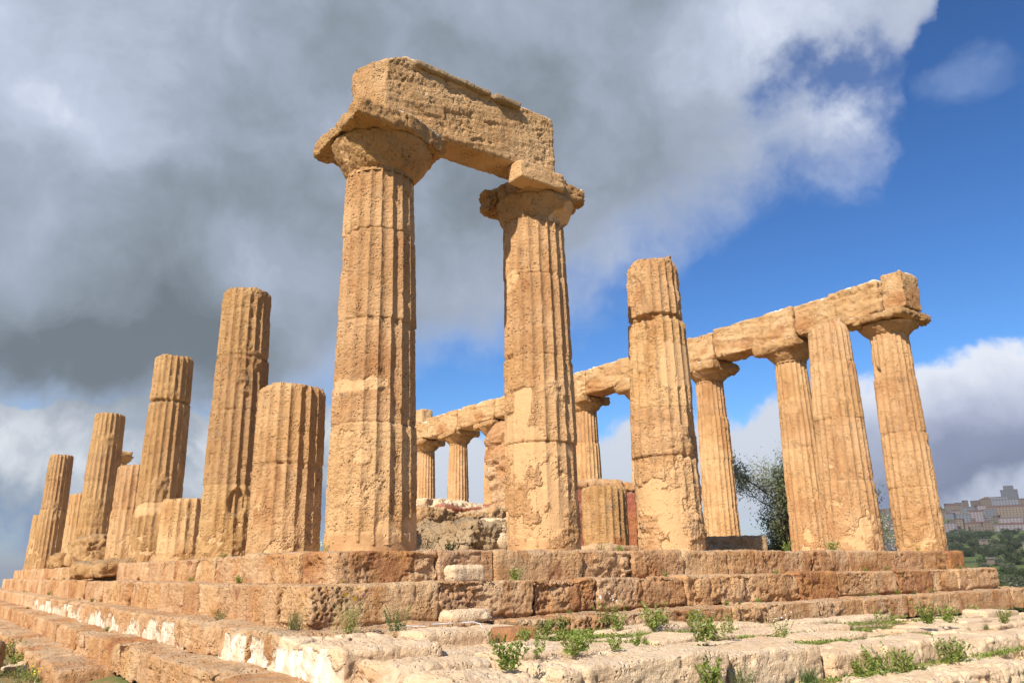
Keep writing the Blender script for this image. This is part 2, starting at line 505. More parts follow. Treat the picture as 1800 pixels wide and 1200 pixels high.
# ------------------------------------------------------------------ stone primitives
def rock_box(mb, c, size, res=0.05, r=0.06, rot=0.0, amp=0.02, seed=0, tilt=(0, 0), strat=0.010, pits=0.0, wob=0.03, bottom=False,
             undercut=0.0, attr=None, taper=0.0, chip=0.06, cuts=()):
    """weathered block: rounded box, displaced. c = centre, size = full size"""
    sx_, sy_, sz_ = [max(s_ / 2, 1e-3) for s_ in size]
    r = min(r, sx_ * .95, sy_ * .95, sz_ * .95)
    def lin(h):
        n = max(3, int(round(2 * h / res)) + 1)
        return np.linspace(-h, h, n)
    ax, ay, az = lin(sx_), lin(sy_), lin(sz_)
    Vs, Fs, off = [], [], 0
    def face(A, B, fn, flip):
        nonlocal off
        b, a = np.meshgrid(B, A, indexing='ij')
        a, b = a.ravel(), b.ravel()
        P = fn(a, b)
        F = grid_faces(len(A), len(B), off=off)
        if flip:
            F = F[:, ::-1]
        Vs.append(P)
        Fs.append(F)
        off += len(P)
    k = np.ones_like
    face(ax, ay, lambda a, b: np.stack([a, b, k(a) * sz_], 1), False)
    if bottom:
        face(ax, ay, lambda a, b: np.stack([a, b, -k(a) * sz_], 1), True)
    face(ax, az, lambda a, b: np.stack([a, -k(a) * sy_, b], 1), False)
    face(ax, az, lambda a, b: np.stack([a, k(a) * sy_, b], 1), True)
    face(ay, az, lambda a, b: np.stack([k(a) * sx_, a, b], 1), False)
    face(ay, az, lambda a, b: np.stack([-k(a) * sx_, a, b], 1), True)
    V = np.concatenate(Vs)
    F = np.concatenate(Fs)
    key = np.round(V * 1e5).astype(np.int64)
    _, idx, inv = np.unique(key, axis=0, return_index=True, return_inverse=True)
    inv = inv.ravel()
    V = V[idx]
    F = inv[F]
    H = np.array([sx_, sy_, sz_])
    # chipped corners: corner radius varies along the block
    cR, sR = math.cos(rot), math.sin(rot)
    def toworld(Q):
        X = Q[:, 0] * cR - Q[:, 1] * sR
        Y = Q[:, 0] * sR + Q[:, 1] * cR
        Z = Q[:, 2] + tilt[0] * Q[:, 0] + tilt[1] * Q[:, 1]
        return np.stack([X, Y, Z], 1) + np.array(c)
    Wp = toworld(V)
    rr = r * (1 + 0.9 * np.clip(fbm(Wp, 1.6, 3, seed + 5), -0.7, 1.2))
    rr = rr + chip * sstep(fbm(Wp, 2.3, 3, seed + 9), 0.25, 0.6)
    rr = np.minimum(rr, min(H) * 0.95)[:, None]
    inner = np.clip(V, -(H - rr), H - rr)
    dlt = V - inner
    ln = np.linalg.norm(dlt, axis=1, keepdims=True)
    # points inside (flat faces) have one non-zero component == rr
    N = np.where(ln > 1e-9, dlt / np.maximum(ln, 1e-9), 0)
    V2 = inner + N * rr
    if taper:
        V2[:, :2] *= (1 - taper * (V2[:, 2:3] / sz_ * .5 + .5))
    Wp = toworld(V2)
    Nw = np.stack([N[:, 0] * cR - N[:, 1] * sR, N[:, 0] * sR + N[:, 1] * cR, N[:, 2]], 1)
    # broad wobble, erosion, bedding, pits
    d_ = wob * fbm(Wp, 0.9, 2, seed) + amp * fbm(Wp, 4.2, 5, seed + 3, .6)
    d_ = d_ + amp * 0.8 * np.minimum(fbm(Wp, 7.0, 3, seed + 21, .6, True), 0.2)
    d_ = d_ + strat * strata(Wp, seed % 7, .2 * math.sin(seed))
    if pits:
        cz = cells(Wp, 19.0, seed)
        msk_ = sstep(fbm(Wp, 1.7, 3, seed + 41), -0.05, 0.35)
        d_ = d_ - pits * msk_ * (1 - sstep(cz, 0.12, 0.5))
    crk = fbm(Wp * np.array([1.0, 1.0, 1.5]), 1.9, 4, seed + 71, .6, True)
    d_ = d_ - amp * 1.3 * sstep(crk, .42, .62) * sstep(fbm(Wp, .9, 2, seed + 72), -.2, .2)
    d_ = d_ + amp * .35 * fbm(Wp, 17.0, 3, seed + 73, .7)
    if undercut:
        t = V2[:, 2] / sz_
        d_ = d_ - undercut * (1 - sstep(t, -0.75, -0.55)) * (np.abs(N[:, 2]) < .7) * sstep(fbm(Wp, .8, 2, seed + 77), -.5, -.1)
    Wp = Wp + Nw * d_[:, None]
    for (nx, ny, nz_, dist) in cuts:
        nn = np.array([nx, ny, nz_], float)
        nn /= np.linalg.norm(nn)
        sd = (Wp - np.array(c)) @ nn - dist - 0.05 * fbm(Wp, 3.0, 4, seed + 63)
        Wp = Wp - nn * (np.maximum(sd, 0) * 0.97)[:, None]
    at = attr(Wp, Nw, V2, seed) if attr else {}
    mb.add(Wp, F, **at)


def loft(mb, axis_fn, rad_fn, nth, zs, cap_top=True, cap_amp=0.03, seed=0, attr_fn=None, cap_bottom=False):
    """rings around an axis: rad_fn(theta, z) -> radius; axis_fn(z)-> x,y ; zs may be function of theta"""
    th = np.linspace(0, 2 * np.pi, nth, endpoint=False)
    nz = len(zs)
    T, Z = np.meshgrid(th, np.arange(nz))
    T, K = T.ravel(), Z.ravel()
    z = zs[K] if zs.ndim == 1 else zs[K, np.tile(np.arange(nth), nz)]
    R = rad_fn(T, z)
    ax_, ay_ = axis_fn(z)
    V = np.stack([ax_ + R * np.cos(T), ay_ + R * np.sin(T), z], 1)
    F = grid_faces(nth, nz, wrap=True)
    Vs, Fs = [V], [F]
    if cap_top:
        top = V[-nth:]
        ctr = top.mean(0)
        rings = [0.93, 0.8, 0.62, 0.4, 0.18, 0.02]
        prev = (nz - 1) * nth
        off = len(V)
        for q in rings:
            P = ctr + (top - ctr) * np.array([q, q, 1]) if False else np.stack([ctr[0] + (top[:, 0] - ctr[0]) * q, ctr[1] + (top[:, 1] - ctr[1]) * q,
                                                                             ctr[2] + (top[:, 2] - ctr[2]) * q], 1)
            P[:, 2] += cap_amp * fbm(P, 3.5, 3, seed + 8) + 0.012 * (q < .95)
            a = prev + np.arange(nth)
            b = off + np.arange(nth)
            Fs.append(np.stack([a, np.roll(a, -1), np.roll(b, -1), b], 1))
            Vs.append(P)
            prev = off
            off += nth
    V = np.concatenate(Vs)
    F = np.concatenate(Fs)
    at = attr_fn(V) if attr_fn else {}
    mb.add(V, F, **at)


def shaft(name, parent, x, y, z0, z1, rb, rt_, H=5.63, botamp=0.0, xb=0.0, xt=0.0, yb=0.0, yt=0.0, seed=1, nth=240, res=0.03, flute=1.0, erode=1.0, joints=(),
          mortar=0.5, topamp=0.06, mat=None, worn_base=1.2, bites=(), nfl=20, phase=0.0, ochre=0.0, mortar_band=(), slope=(0, 0)):
    nz = max(12, int((z1 - z0) / res))
    th = np.linspace(0, 2 * np.pi, nth, endpoint=False)
    ring = np.stack([x + rt_ * np.cos(th), y + rt_ * np.sin(th), np.full(nth, z1)], 1)
    ztop = z1 + topamp * fbm(ring, 2.2, 4, seed + 50) + slope[0] * np.cos(th) + slope[1] * np.sin(th)
    k = np.linspace(0, 1, nz)
    zbot = z0 + botamp * fbm(ring, 1.8, 4, seed + 55)
    ZS = zbot[None, :] + (ztop - zbot)[None, :] * k[:, None]
    jit = np.random.RandomState(seed)
    dr = jit.uniform(-0.018, 0.012, len(joints) + 2) * erode
    dox = jit.uniform(-0.012, 0.012, (len(joints) + 2, 2)) * erode
    jn = sorted(joints)
    tints = jit.uniform(-1.2, 1.0, len(jn) + 2)
    ddx = [None]

    def axis(z):
        t = np.clip(z / H, -.05, 1)
        i = np.searchsorted(jn, z) if len(jn) else np.zeros(len(z), int)
        return x + xb + (xt - xb) * t + dox[i, 0], y + yb + (yt - yb) * t + dox[i, 1]

    def common(P, th_, z):
        # erosion mask: 1 = flutes preserved
        e = fbm(P, 0.95, 4, seed + 11, .55)
        low = 1 - sstep(z, 0.1, worn_base)
        pres = 1 - np.clip(sstep(e, 0.24, 0.55) * 1.0 + low * sstep(e, -0.40, 0.25) * .8, 0, .92) * min(1, erode)
        mo = np.zeros(len(P))
        if mortar:
            mn = fbm(P + 20, 1.15, 4, seed + 31, .5) + 0.16 * low
            mo = sstep(mn, 0.47 - .26 * (mortar - .5), 0.57 - .26 * (mortar - .5))
            # ragged inner patches of plaster
            mp = fbm(P + 3, 2.7, 5, seed + 33, .6) + .22 * low + .2 * (mortar - .5)
            mo = np.maximum(mo, sstep(mp, 0.30, 0.40) * sstep(mn, -.3, .1) * sstep(low, .05, .4))
        for (za, zb, ta, tb) in mortar_band:
            wob_ = 0.06 * fbm(P, 3.0, 3, seed + 61)
            dth = (th_ - ta) % (2 * np.pi)
            width = (tb - ta) % (2 * np.pi)
            en_ = .28 * fbm(P, 2.2, 4, seed + 64)
            wob_ = wob_ + .10 * fbm(P, 1.4, 3, seed + 66)
            inside = sstep(z, za - .03 + wob_, za + .03 + wob_) * (1 - sstep(z, zb - .03 + wob_, zb + .03 + wob_)) * sstep(dth + en_, .02, .08) * (1 - sstep(dth + en_, width - .06, width)) * (dth < width + 1.5)
            mo = np.maximum(mo, inside)
        return e, low, pres, mo

    def rad(th_, z):
        t = z / H
        R = rb + (rt_ - rb) * t + 0.012 * np.sin(np.clip(t, 0, 1) * np.pi)
        i = np.searchsorted(jn, z) if len(jn) else np.zeros(len(z), int)
        R = R + dr[i]
        P = np.stack([x + R * np.cos(th_), y + R * np.sin(th_), z], 1)
        e, low, pres, mo = common(P, th_, z)
        ph = ((th_ + phase) * nfl / (2 * np.pi)) % 1.0
        D = 0.092 * R * flute
        prof = 1 - (2 * ph - 1) ** 2                      # 0 on the arris, 1 mid flute
        arris = 1 - prof
        nicks = sstep(fbm(P * np.array([3, 3, 1.0]), 4.0, 3, seed + 71), 0.28, 0.6)
        dd = D * prof * pres * (1 - .55 * mo) + D * 0.45 * arris * nicks * pres + D * 0.42 * (1 - pres)
        # erosion relief
        rough_ = 0.011 * fbm(P, 8.0, 6, seed + 3, .68) + 0.007 * strata(P, seed % 5, .35, 14)
        rough_ -= 0.020 * sstep(fbm(P, 2.0, 5, seed + 5, .6), 0.18, 0.6)
        hard = 0.060 * (1 - pres) * fbm(P, 4.2, 6, seed + 6, .62, True)
        rr_ = (rough_ + hard) * erode * (1 - 0.90 * mo)
        dd = dd - rr_ + mo * 0.004
        # joints between drums
        for q, zj in enumerate(jn):
            zz = zj + 0.016 * fbm(P * np.array([1, 1, 0.0]), 3.0, 3, seed + q)
            g = np.exp(-((z - zz) / 0.011) ** 2)
            ch = np.exp(-((z - zz) / 0.06) ** 2) * sstep(fbm(P, 2.6, 3, seed + 90 + q), 0.0, 0.5)
            dd = dd + (0.022 * g + 0.035 * ch * erode) * (1 - .8 * mo)
        for (tb_, zb_, st_, sz__, dep) in bites:
            da = np.angle(np.exp(1j * (th_ - tb_)))
            q = (da / st_) ** 2 + ((z - zb_) / sz__) ** 2
            q = q + 0.5 * fbm(P, 3.0, 3, seed + 95)
            dd = dd + dep * (1 - sstep(q, 0.5, 1.1))
        if topamp > .09:
            dd = dd + .08 * sstep(z, z1 - .38, z1 + .05) ** 2
        # broken rim
        dd = dd + 0.05 * sstep(z, z1 - .10, z1 + .02) * (0.4 + 0.6 * sstep(fbm(P, 3.0, 3, seed + 15), -.2, .4)) * (topamp > 0.01)
        return R - dd

    def attr(V):
        th_ = np.arctan2(V[:, 1] - y, V[:, 0] - x)
        e, low, pres, mo = common(V, th_, V[:, 2])
        mo = mo * (V[:, 2] < z1 - 0.05)
        oc = sstep(fbm(V * np.array([1, 1, .7]), 1.3, 4, seed + 81), .28, .5) * ochre
        ti = np.searchsorted(jn, V[:, 2]) if len(jn) else np.zeros(len(V), int)
        return dict(mortar=mo, ochre=oc * (1 - mo), tint=tints[ti])

    mb = MB()
    loft(mb, axis, rad, nth, ZS, True, 0.03, seed, attr)
    return mb.obj(name, mat or M_COL, parent)


def echinus(parent, x, y, z0, z1, r0, r1, seed, nth=200, erode=1.0, name='capital', mat=None):
    nz = max(20, int((z1 - z0) / .018))
    zs = np.linspace(z0, z1, nz)

    def rad(th_, z):
        t = np.clip((z - z0) / (z1 - z0), 0, 1)
        u_ = np.clip((t - .12) / .84, 0, 1)
        R = r0 + (r1 - r0) * (.72 * u_ ** .95 + .28 * np.sin(u_ * np.pi / 2))
        R = R - 0.02 * np.exp(-((t - .1) / .05) ** 2)
        R = R - (t > .96) * 0.03
        P = np.stack([x + R * np.cos(th_), y + R * np.sin(th_), z], 1)
        e = fbm(P, 1.6, 4, seed + 2)
        d_ = 0.030 * fbm(P, 5, 6, seed + 1, .65) - .02 * (1 - sstep(cells(P, 16.0, seed), .15, .5)) * sstep(fbm(P, 1.3, 2, seed + 6), -.2, .2) + 0.09 * erode * np.minimum(0, 0.1 - e) + 0.03 * erode * strata(P, seed % 5, .45, 8)
        return np.maximum(R + d_, r0 * .8)
    mb = MB()
    loft(mb, lambda z: (np.full(len(z), x), np.full(len(z), y)), rad, nth, zs, True, 0.0, seed,
         lambda V: dict(mortar=sstep(fbm(V, 1.5, 3, seed + 44), .30, .36)))
    return mb.obj(name, mat or M_CAP, parent)


def abacus(parent, c, size, seed, res=.04, amp=.03, rot=0.0, r=.05, tilt=(0, 0), mat=None, chip=.12, wob=.05, name='abacus', pits=0.0, cuts=()):
    mb = MB()
    rock_box(mb, c, size, res, r, rot, amp, seed, tilt, .012, pits, wob, bottom=True, chip=chip, cuts=cuts,
             attr=lambda P, N, V, s_: dict(white=sstep(N[:, 2], .7, .95) * sstep(fbm(P, 2.4, 3, s_ + 2), .1, .22)))
    return mb.obj(name, mat or M_CAP, parent)


SF, SW = 3.06, 3.0748        # axial spacing front / flank
ZS = -0.07                   # top of the stylobate

# ------------------------------------------------------------------ ground, terrain, sea
def terrain():
    azs = np.concatenate([np.linspace(-180, 8, 60), np.linspace(8.5, 34, 120), np.linspace(35, 179, 80)])
    rs = np.concatenate([[0.5], np.geomspace(3, 30, 26), np.geomspace(32, 9000, 130)])
    A, R_ = np.meshgrid(np.radians(azs), rs)
    A, R_ = A.ravel(), R_.ravel()
    X = CAM[0] + R_ * np.cos(A)
    Y = CAM[1] + R_ * np.sin(A)
    deg = np.degrees(A)
    hn = np.interp(R_, [0, 26, 60, 120, 250, 500, 900, 1200, 1480, 1650, 1850, 2050, 2400, 9000], [-1.62, -1.7, -4.2, -6.9, -9.2, -8.0, 6, 22, 44, 66, 96, 120, 112, 60])
    hs = np.interp(R_, [0, 24, 50, 100, 400, 1500, 2600, 9000], [-1.62, -1.8, -5, -13, -50, -105, -126, -140])
    hb = np.interp(R_, [0, 30, 200, 9000], [-1.62, -1.9, -8, -60])
    wn = 1 - sstep(deg, 30, 37)
    h = hs * (1 - wn) + hn * wn
    back = sstep(-deg, 30, 70)
    h = h * (1 - back) + hb * back
    P = np.stack([X, Y, np.zeros(len(X))], 1)
    far = np.clip((R_ - 60) / 600, 0, 1)
    h = h + far * 3.5 * fbm(P, 1 / 300, 4, 3) + np.clip(R_ / 60, 0, 1) * .25 * fbm(P, .12, 3, 5) + .05 * fbm(P, .9, 4, 7)
    # the dip beside the left flank
    near = 1 - np.clip(R_ / 40, 0, 1)
    h = h - .28 * near * sstep(-X, 2.2, 3.2)
    V = np.stack([X, Y, h], 1)
    mb = MB()
    mb.add(V, grid_faces(len(azs), len(rs), wrap=True))
    return V, mb


def terr_h(x, y, _c={}):
    """height of the hill at a point, from the same profile"""
    r_ = math.hypot(x - CAM[0], y - CAM[1])
    P = np.array([[x, y, 0.0]])
    hn = np.interp(r_, [0, 26, 60, 120, 250, 500, 900, 1200, 1480, 1650, 1850, 2050, 2400, 9000], [-1.62, -1.7, -4.2, -6.9, -9.2, -8.0, 6, 22, 44, 66, 96, 120, 112, 60])
    far = min(max((r_ - 60) / 600, 0), 1)
    return float(hn + far * 3.5 * fbm(P, 1 / 300, 4, 3)[0] + min(r_ / 60, 1) * .25 * fbm(P, .12, 3, 5)[0])


def ground_mat():
    mt, T = new_mat('dry_grass_ground')
    g = T.n('ShaderNodeNewGeometry')
    pos = g.outputs['Position']
    a = T.noise(pos, 1.6, 6.0, .65)
    b = T.noise(pos, 9.0, 6.0, .7)
    c = T.mix(T.smooth(a, .40, .60), (.27, .17, .085), (.15, .165, .055))
    c = T.mix(T.smooth(b, .52, .72), c, (.36, .28, .15))
    dist = T.vmath('LENGTH', T.vmath('SUBTRACT', pos, tuple(float(q) for q in CAM)))
    fr = T.noise(pos, 0.012, 6.0, .65)
    f2 = T.noise(pos, 0.05, 5.0, .6)
    far = T.mix(T.smooth(fr, .42, .56), (.05, .07, .025), (.095, .125, .04))
    far = T.mix(T.smooth(f2, .58, .66), far, (.20, .12, .06))
    c = T.mix(T.smooth(dist, 25.0, 60.0), c, far)
    bm = T.n('ShaderNodeBump', Strength=.8, Distance=.05, Height=b)
    pr = T.n('ShaderNodeBsdfPrincipled', Base__Color=c, Roughness=.95, Normal=bm.outputs[0])
    pr.inputs['Specular IOR Level'].default_value = 0.1
    T.n('ShaderNodeOutputMaterial', Surface=pr.outputs[0])
    return mt


V_, mb = terrain()
M_GROUND = ground_mat()
tag(mb.obj('ground', M_GROUND), None, None, None, 'structure')

mt, T = new_mat('sea_water')
pos = T.n('ShaderNodeNewGeometry').outputs['Position']
c = T.mix(T.smooth(T.noise(T.vmath('MULTIPLY', pos, (.0003, .0012, 1.0)), 1.0, 4.0), .4, .6), (.035, .16, .22), (.10, .26, .30))
pr = T.n('ShaderNodeBsdfPrincipled', Base__Color=c, Roughness=.45)
T.n('ShaderNodeOutputMaterial', Surface=pr.outputs[0])
mb = MB()
th = np.linspace(0, 2 * np.pi, 96, endpoint=False)
rr = np.array([10, 500, 3000, 12000, 52000.0])
mb.add(np.stack([(rr[:, None] * np.cos(th)).ravel(), (rr[:, None] * np.sin(th)).ravel(), np.full(96 * 5, -120.0)], 1), grid_faces(96, 5, wrap=True))
tag(mb.obj('sea', mt), None, None, None, 'structure')

# ------------------------------------------------------------------ stepped platform (crepidoma)
plat = thing('stepped_platform', (7.65, 18.4, -1.7), 'weathered sandstone stepped base of the temple carrying all the columns', 'stepped platform')
rng = random.Random(5)
STEP = [(.85, -.07, -.47), (1.30, -.47, -.925), (1.80, -.925, -1.28), (2.32, -1.28, -1.62)]      # offset from the column line, top, bottom
FX = [15.45, 16.1, 17.4, 18.2]                # north end of each course
LY = 37.9


def block_attr(white=False, och=0.0):
    def fn(P, N, V, s_):
        o_ = np.zeros(len(P))
        hsh = (s_ * 7919 % 97) / 97
        mask = sstep(fbm(P, 1.4, 4, s_ + 2), .15 - .5 * och - .25 * hsh, .45 - .4 * och - .1 * hsh)
        o_ = mask * (0.15 + .75 * hsh)
        out = dict(ochre=o_, tint=np.full(len(P), ((s_ * 31) % 17) / 8.5 - 1.1))
        if white:
            side = sstep(-N[:, 0], .55, .8)
            q = np.stack([P[:, 0] * 0, P[:, 1] * 1.15, P[:, 2] * .35], 1)
            n_ = fbm(q + 4, 1.0, 2, 77) + .55 * fbm(np.stack([P[:, 0], P[:, 1] * 7, P[:, 2] * .6], 1), 1.0, 3, 78)
            n_ += .30 * fbm(P, 6.0, 3, 79)
            depth = (-.95 - P[:, 2]) / .33
            gate = 1 - sstep(np.abs(P[:, 1] - .95), .95, .70) if False else sstep(np.abs(P[:, 1] - .9), .65, .85)
            gate = gate * (1 - sstep(P[:, 1], 16, 24)) * sstep(P[:, 1], -3.55, -3.45)
            near = sstep(-P[:, 1], -.2, .3) * .35
            w = sstep(n_ + .62 * np.clip(depth, 0, 1) - .12 + near, .06, .18) * (.82 + .18 * np.clip(fbm(P, 5.0, 3, 80) * 2, -1, 1)) * sstep(depth, -.02, .12)
            out['white'] = w * side * gate * (P[:, 0] < -1.55)
            out['ochre'] = o_ * .6
        return out
    return fn


def course(k, axis, d_, zt, zb, a0, a1, lmin, lmax, depth, seed, white=False, near_only=False):
    mb = MB()
    a = a0
    i = 0
    while a < a1:
        L = rng.uniform(lmin, lmax)
        if a + L > a1 - .4:
            L = a1 - a
        mid = a + L / 2
        if axis == 'x':
            c_ = (mid, -d_ + depth / 2 + rng.uniform(-.015, .02), (zt + zb) / 2 - .02)
            size = (L - .012, depth, zt - zb + .06)
            dist = math.hypot(mid - CAM[0], -d_ - CAM[1])
        else:
            c_ = (-d_ + depth / 2 + rng.uniform(-.02, .02), mid, (zt + zb) / 2 - .02)
            size = (depth, L - .012, zt - zb + .06)
            dist = math.hypot(-d_ - CAM[0], mid - CAM[1])
        res = min(max(dist / 766 * 1.15, .014), .06)
        sd = seed + i * 13
        rock_box(mb, c_, size, res, rng.choice([.018, .028, .045]), rng.uniform(-.006, .006), rng.uniform(.018, .036), sd,
                 (rng.uniform(-.006, .006), rng.uniform(-.006, .006)), rng.uniform(.006, .016), rng.choice([0, .02, .035, .05]),
                 .03, undercut=(rng.choice([0, .05, .07]) if axis == 'x' and k == 1 else 0), attr=block_attr(white, rng.choice([0, 0, .3, .6])),
                 chip=rng.choice([.05, .12, .20]))
        a += L
        i += 1
    return mb


nm = 'step_course'
for k, (d_, zt, zb) in enumerate(STEP[:3]):
    # east front
    dep = 1.0
    mbx = course(k, 'x', d_, zt, zb, -d_ + 0.02, FX[k], .75, 1.9, dep, 100 + k * 1000, white=(k == 2))
    mbx.obj(nm, M_STEP if k < 2 else M_STEP, plat)
for k, (d_, zt, zb) in enumerate(STEP):
    y0 = -d_ + 1.02
    if k == 3:
        y0 = -5.4
    mby = course(k, 'y', d_, zt, zb, y0, LY + .35 * k, .8, 1.7, 1.0, 500 + k * 1000, white=(k == 2))
    mby.obj(nm, M_STEP, plat)
# far sides and the filled core behind the facing blocks
mb = MB()
for k, (d_, zt, zb) in enumerate(STEP[:3]):
    rock_box(mb, ((FX[k] - d_) / 2, LY + .35 * k - .5, (zt + zb) / 2), (FX[k] + d_, 1.0, zt - zb + .05), .12, .05, 0, .02, 40 + k)
    rock_box(mb, (FX[k] - .5, LY / 2, (zt + zb) / 2), (1.0, LY + d_, zt - zb + .05), .12, .05, 0, .02, 50 + k)
mb.obj(nm, M_STEP, plat)
mb = MB()
rock_box(mb, (7.6, 18.6, -.9), (15.2, 37.3, 1.5), .35, .05, 0, .03, 9)
mb.obj('floor', M_PALE, plat)
# foundation course showing at the foot of the left flank
mb = MB()
a = 3.6
i = 0
while a < 38:
    L = rng.uniform(.7, 1.5)
    dist = math.hypot(1.9, a - CAM[1])
    rock_box(mb, (-2.55 + rng.uniform(-.03, .03), a + L / 2, -1.86), (.9, L - .02, .50), max(.02, dist / 500), .06, 0, .03, 900 + i, attr=block_attr(False, 0))
    a += L
    i += 1
mb.obj('foundation_course', M_STEP, plat)

# ------------------------------------------------------------------ columns
def column(x, y, label, cat='column', group=None, base=ZS):
    return thing('column', (x, y, base), label, cat, group)


GRP_S = 'columns along the left flank'
GRP_N = 'columns along the far flank'
GRP_E = 'columns along the front'
PI = math.pi

def mortar_pad(parent, x, y, r, h, seed):
    mb = MB()
    loft(mb, lambda z: (np.full(len(z), x), np.full(len(z), y)), lambda t, z: r + .012 * fbm(np.stack([np.cos(t) * r, np.sin(t) * r, z], 1), 2.0, 3, seed) * 1.0,
         120, np.linspace(ZS - .05, ZS + h, 8), True, 0.0, seed)
    return mb.obj('mortar_footing', M_MORTAR, parent)


# corner column A, carrying the left end of the high beam
t = column(0.06, 0, 'tallest nearest corner column with broad capital under the left end of the high beam', group=GRP_E)
mortar_pad(t, 0.07, 0, .615, .24, 3)
shaft('shaft', t, 0.02, 0, ZS + .12, 5.50, .645, .515, botamp=.11, xb=.05, seed=11, nth=460, res=.0125, joints=(1.62, 3.12, 4.5), mortar=.55, erode=.8, worn_base=2.3,
      mortar_band=[(2.05, 2.22, 2.9, 4.6)], topamp=0.0, phase=.1, ochre=.35)
cp = echinus(t, .03, 0, 5.44, 6.0, .515, .80, 21, 320, .8)
abacus(cp, (.02, -.02, 6.11), (1.68, 1.68, .25), 23, .02, .05, r=.04, chip=.12, cuts=[(.39, -.92, 0, .80), (-.7, .7, .15, 1.09)])

# column B
t = column(SF, 0, 'tall front column with patched capital under the right end of the high beam', group=GRP_E)
mortar_pad(t, SF + .04, 0, .585, .20, 5)
shaft('shaft', t, SF, 0, ZS + .10, 5.50, .612, .53, botamp=.09, xb=.05, xt=-.02, seed=31, nth=420, res=.013, joints=(1.62, 3.05, 4.47), mortar=.72, erode=.95, worn_base=2.4,
      mortar_band=[(1.42, 1.62, 3.0, 5.3), (1.65, 2.5, 3.1, 3.75)], topamp=0.0, phase=.22, ochre=.1,
      bites=[(3.05, 2.9, .25, .22, .06)])
cp = echinus(t, SF, 0, 5.44, 5.93, .53, .71, 33, 300, 1.6)
abacus(cp, (SF + .06, 0.06, 6.08), (1.36, 1.35, .38), 35, .025, .05, r=.08, chip=.2, name='abacus')
mb = MB()
rock_box(mb, (SF - .40, -.60, 6.10), (.98, .36, .33), .016, .03, 0, .010, 36, bottom=True, strat=.004, wob=.012, chip=.03, attr=lambda P, N, V, s_: dict(mortar=np.full(len(P), .75)))
mb.obj('mortar_repair', M_CAP, cp)
mb = MB()
rock_box(mb, (SF - .60, .46, 6.02), (.34, .36, .38), .02, .04, .3, .08, 37, bottom=True, strat=.03, chip=.02, pits=.04)
mb.obj('broken_corner', M_CAP, cp)

# column C: broken top, no capital
t = column(2 * SF - .05, 0, 'broken front column without capital, patched smooth, right of the beam-carrying pair', group=GRP_E)
shaft('shaft', t, 2 * SF - .05, 0, ZS - .02, 5.52, .64, .515, seed=47, nth=340, res=.017, joints=(1.62, 2.5, 4.30), mortar=.66, erode=1.35, worn_base=2.2,
      topamp=.16, phase=.3, mortar_band=[(2.9, 3.75, 3.9, 5.6), (.0, 1.0, 3.6, 4.3)], bites=[(5.2, 2.05, .45, .42, .10), (4.2, 4.27, 3.6, .06, .055), (3.3, 4.15, .6, .16, .09), (5.3, 4.5, .35, .22, .05), (2.95, 4.9, .4, .3, .05)], slope=(.06, -.03))

# column D (fourth of the front row still standing)
t = column(4 * SF, 0, 'thick capital-less column with rounded top, hiding part of the column behind it', group=GRP_E)
shaft('shaft', t, 4 * SF, 0, ZS - .02, 5.36, .645, .47, xb=-.13, xt=.04, seed=59, nth=280, res=.022, joints=(1.5, 2.95, 4.33), mortar=.42, erode=.8, worn_base=1.5,
      topamp=.10, phase=.05, ochre=.5, slope=(.10, -.12))
# column E, far corner, with eroded capital
t = column(5 * SF, 0, 'right-hand corner column with ragged eroded capital and upright block above', group=GRP_E)
shaft('shaft', t, 5 * SF, 0, ZS - .02, 5.56, .59, .485, xb=-.10, xt=-.05, seed=67, nth=260, res=.022, joints=(1.5, 2.9, 4.4), mortar=.5, erode=1.0, worn_base=1.7,
      topamp=0.0, phase=.2, ochre=.25, bites=[(2.6, 3.9, .30, .9, .10)])
cp = echinus(t, 5 * SF, 0, 5.48, 5.85, .45, .74, 69, 200, 1.6)
abacus(cp, (5 * SF, 0, 5.97), (1.72, 1.66, .26), 71, .035, .07, r=.12, chip=.2, wob=.09)

# left flank
def flank(j, z1, label, seed, rb=.60, rt_=.515, **kw):
    y = j * SW
    t = column(0, y, label, group=GRP_S)
    dist = math.hypot(CAM[0], y - CAM[1])
    args = dict(nth=int(min(320, max(160, 4400 / dist))), res=min(.05, max(.02, dist / 766 * 1.1)), joints=(1.45, 2.85, 4.25), mortar=.28, erode=.85, worn_base=1.2,
                topamp=.05, phase=.1 * j)
    args.update(kw)
    shaft('shaft', t, 0, y, ZS - .02, z1, rb, rt_, seed=seed, **args)
    return t


flank(1, 2.76, 'wide waist-cut column stub just left of the tall corner column', 83, joints=(1.42,), ochre=.3, mortar=.5, xb=-.02, yb=-.06, yt=.08)
flank(2, 5.48, 'tallest capital-less flank column, dark and pitted, behind the wide stub', 91, joints=(1.35, 2.85, 4.0), mortar=.05, erode=1.25, ochre=.3, mat=M_CAP, yb=-.12,
      bites=[(4.6, 1.0, .35, .28, .09)])
flank(3, 1.30, 'short knee-high stub between the two tallest flank columns', 97, joints=(), mortar=.5, worn_base=.6)
flank(4, 5.42, 'tall flank column with a loose-looking top drum above a deep groove', 103, joints=(1.3, 4.15), mortar=.45, erode=1.0,
      bites=[(4.2, 4.15, 3.2, .035, .06)], mortar_band=[(1.15, 1.5, 3.3, 5.2)], mat=M_CAP)
flank(5, 2.76, 'medium stub left of the column with the grooved top drum', 109, joints=(1.5,), ochre=.2)
flank(7, 5.36, 'slender tall flank column with slanting cracks, third tall one from the left corner column', 113, joints=(1.3, 2.9, 3.9), ochre=.4, mat=M_CAP)
flank(8, 2.70, 'medium stub standing behind the rough upright boulder', 127, joints=(1.5,))
flank(11, 5.33, 'farthest tall flank column, second from the left end of the row', 131, joints=(1.3, 2.7, 4.1), mat=M_CAP)
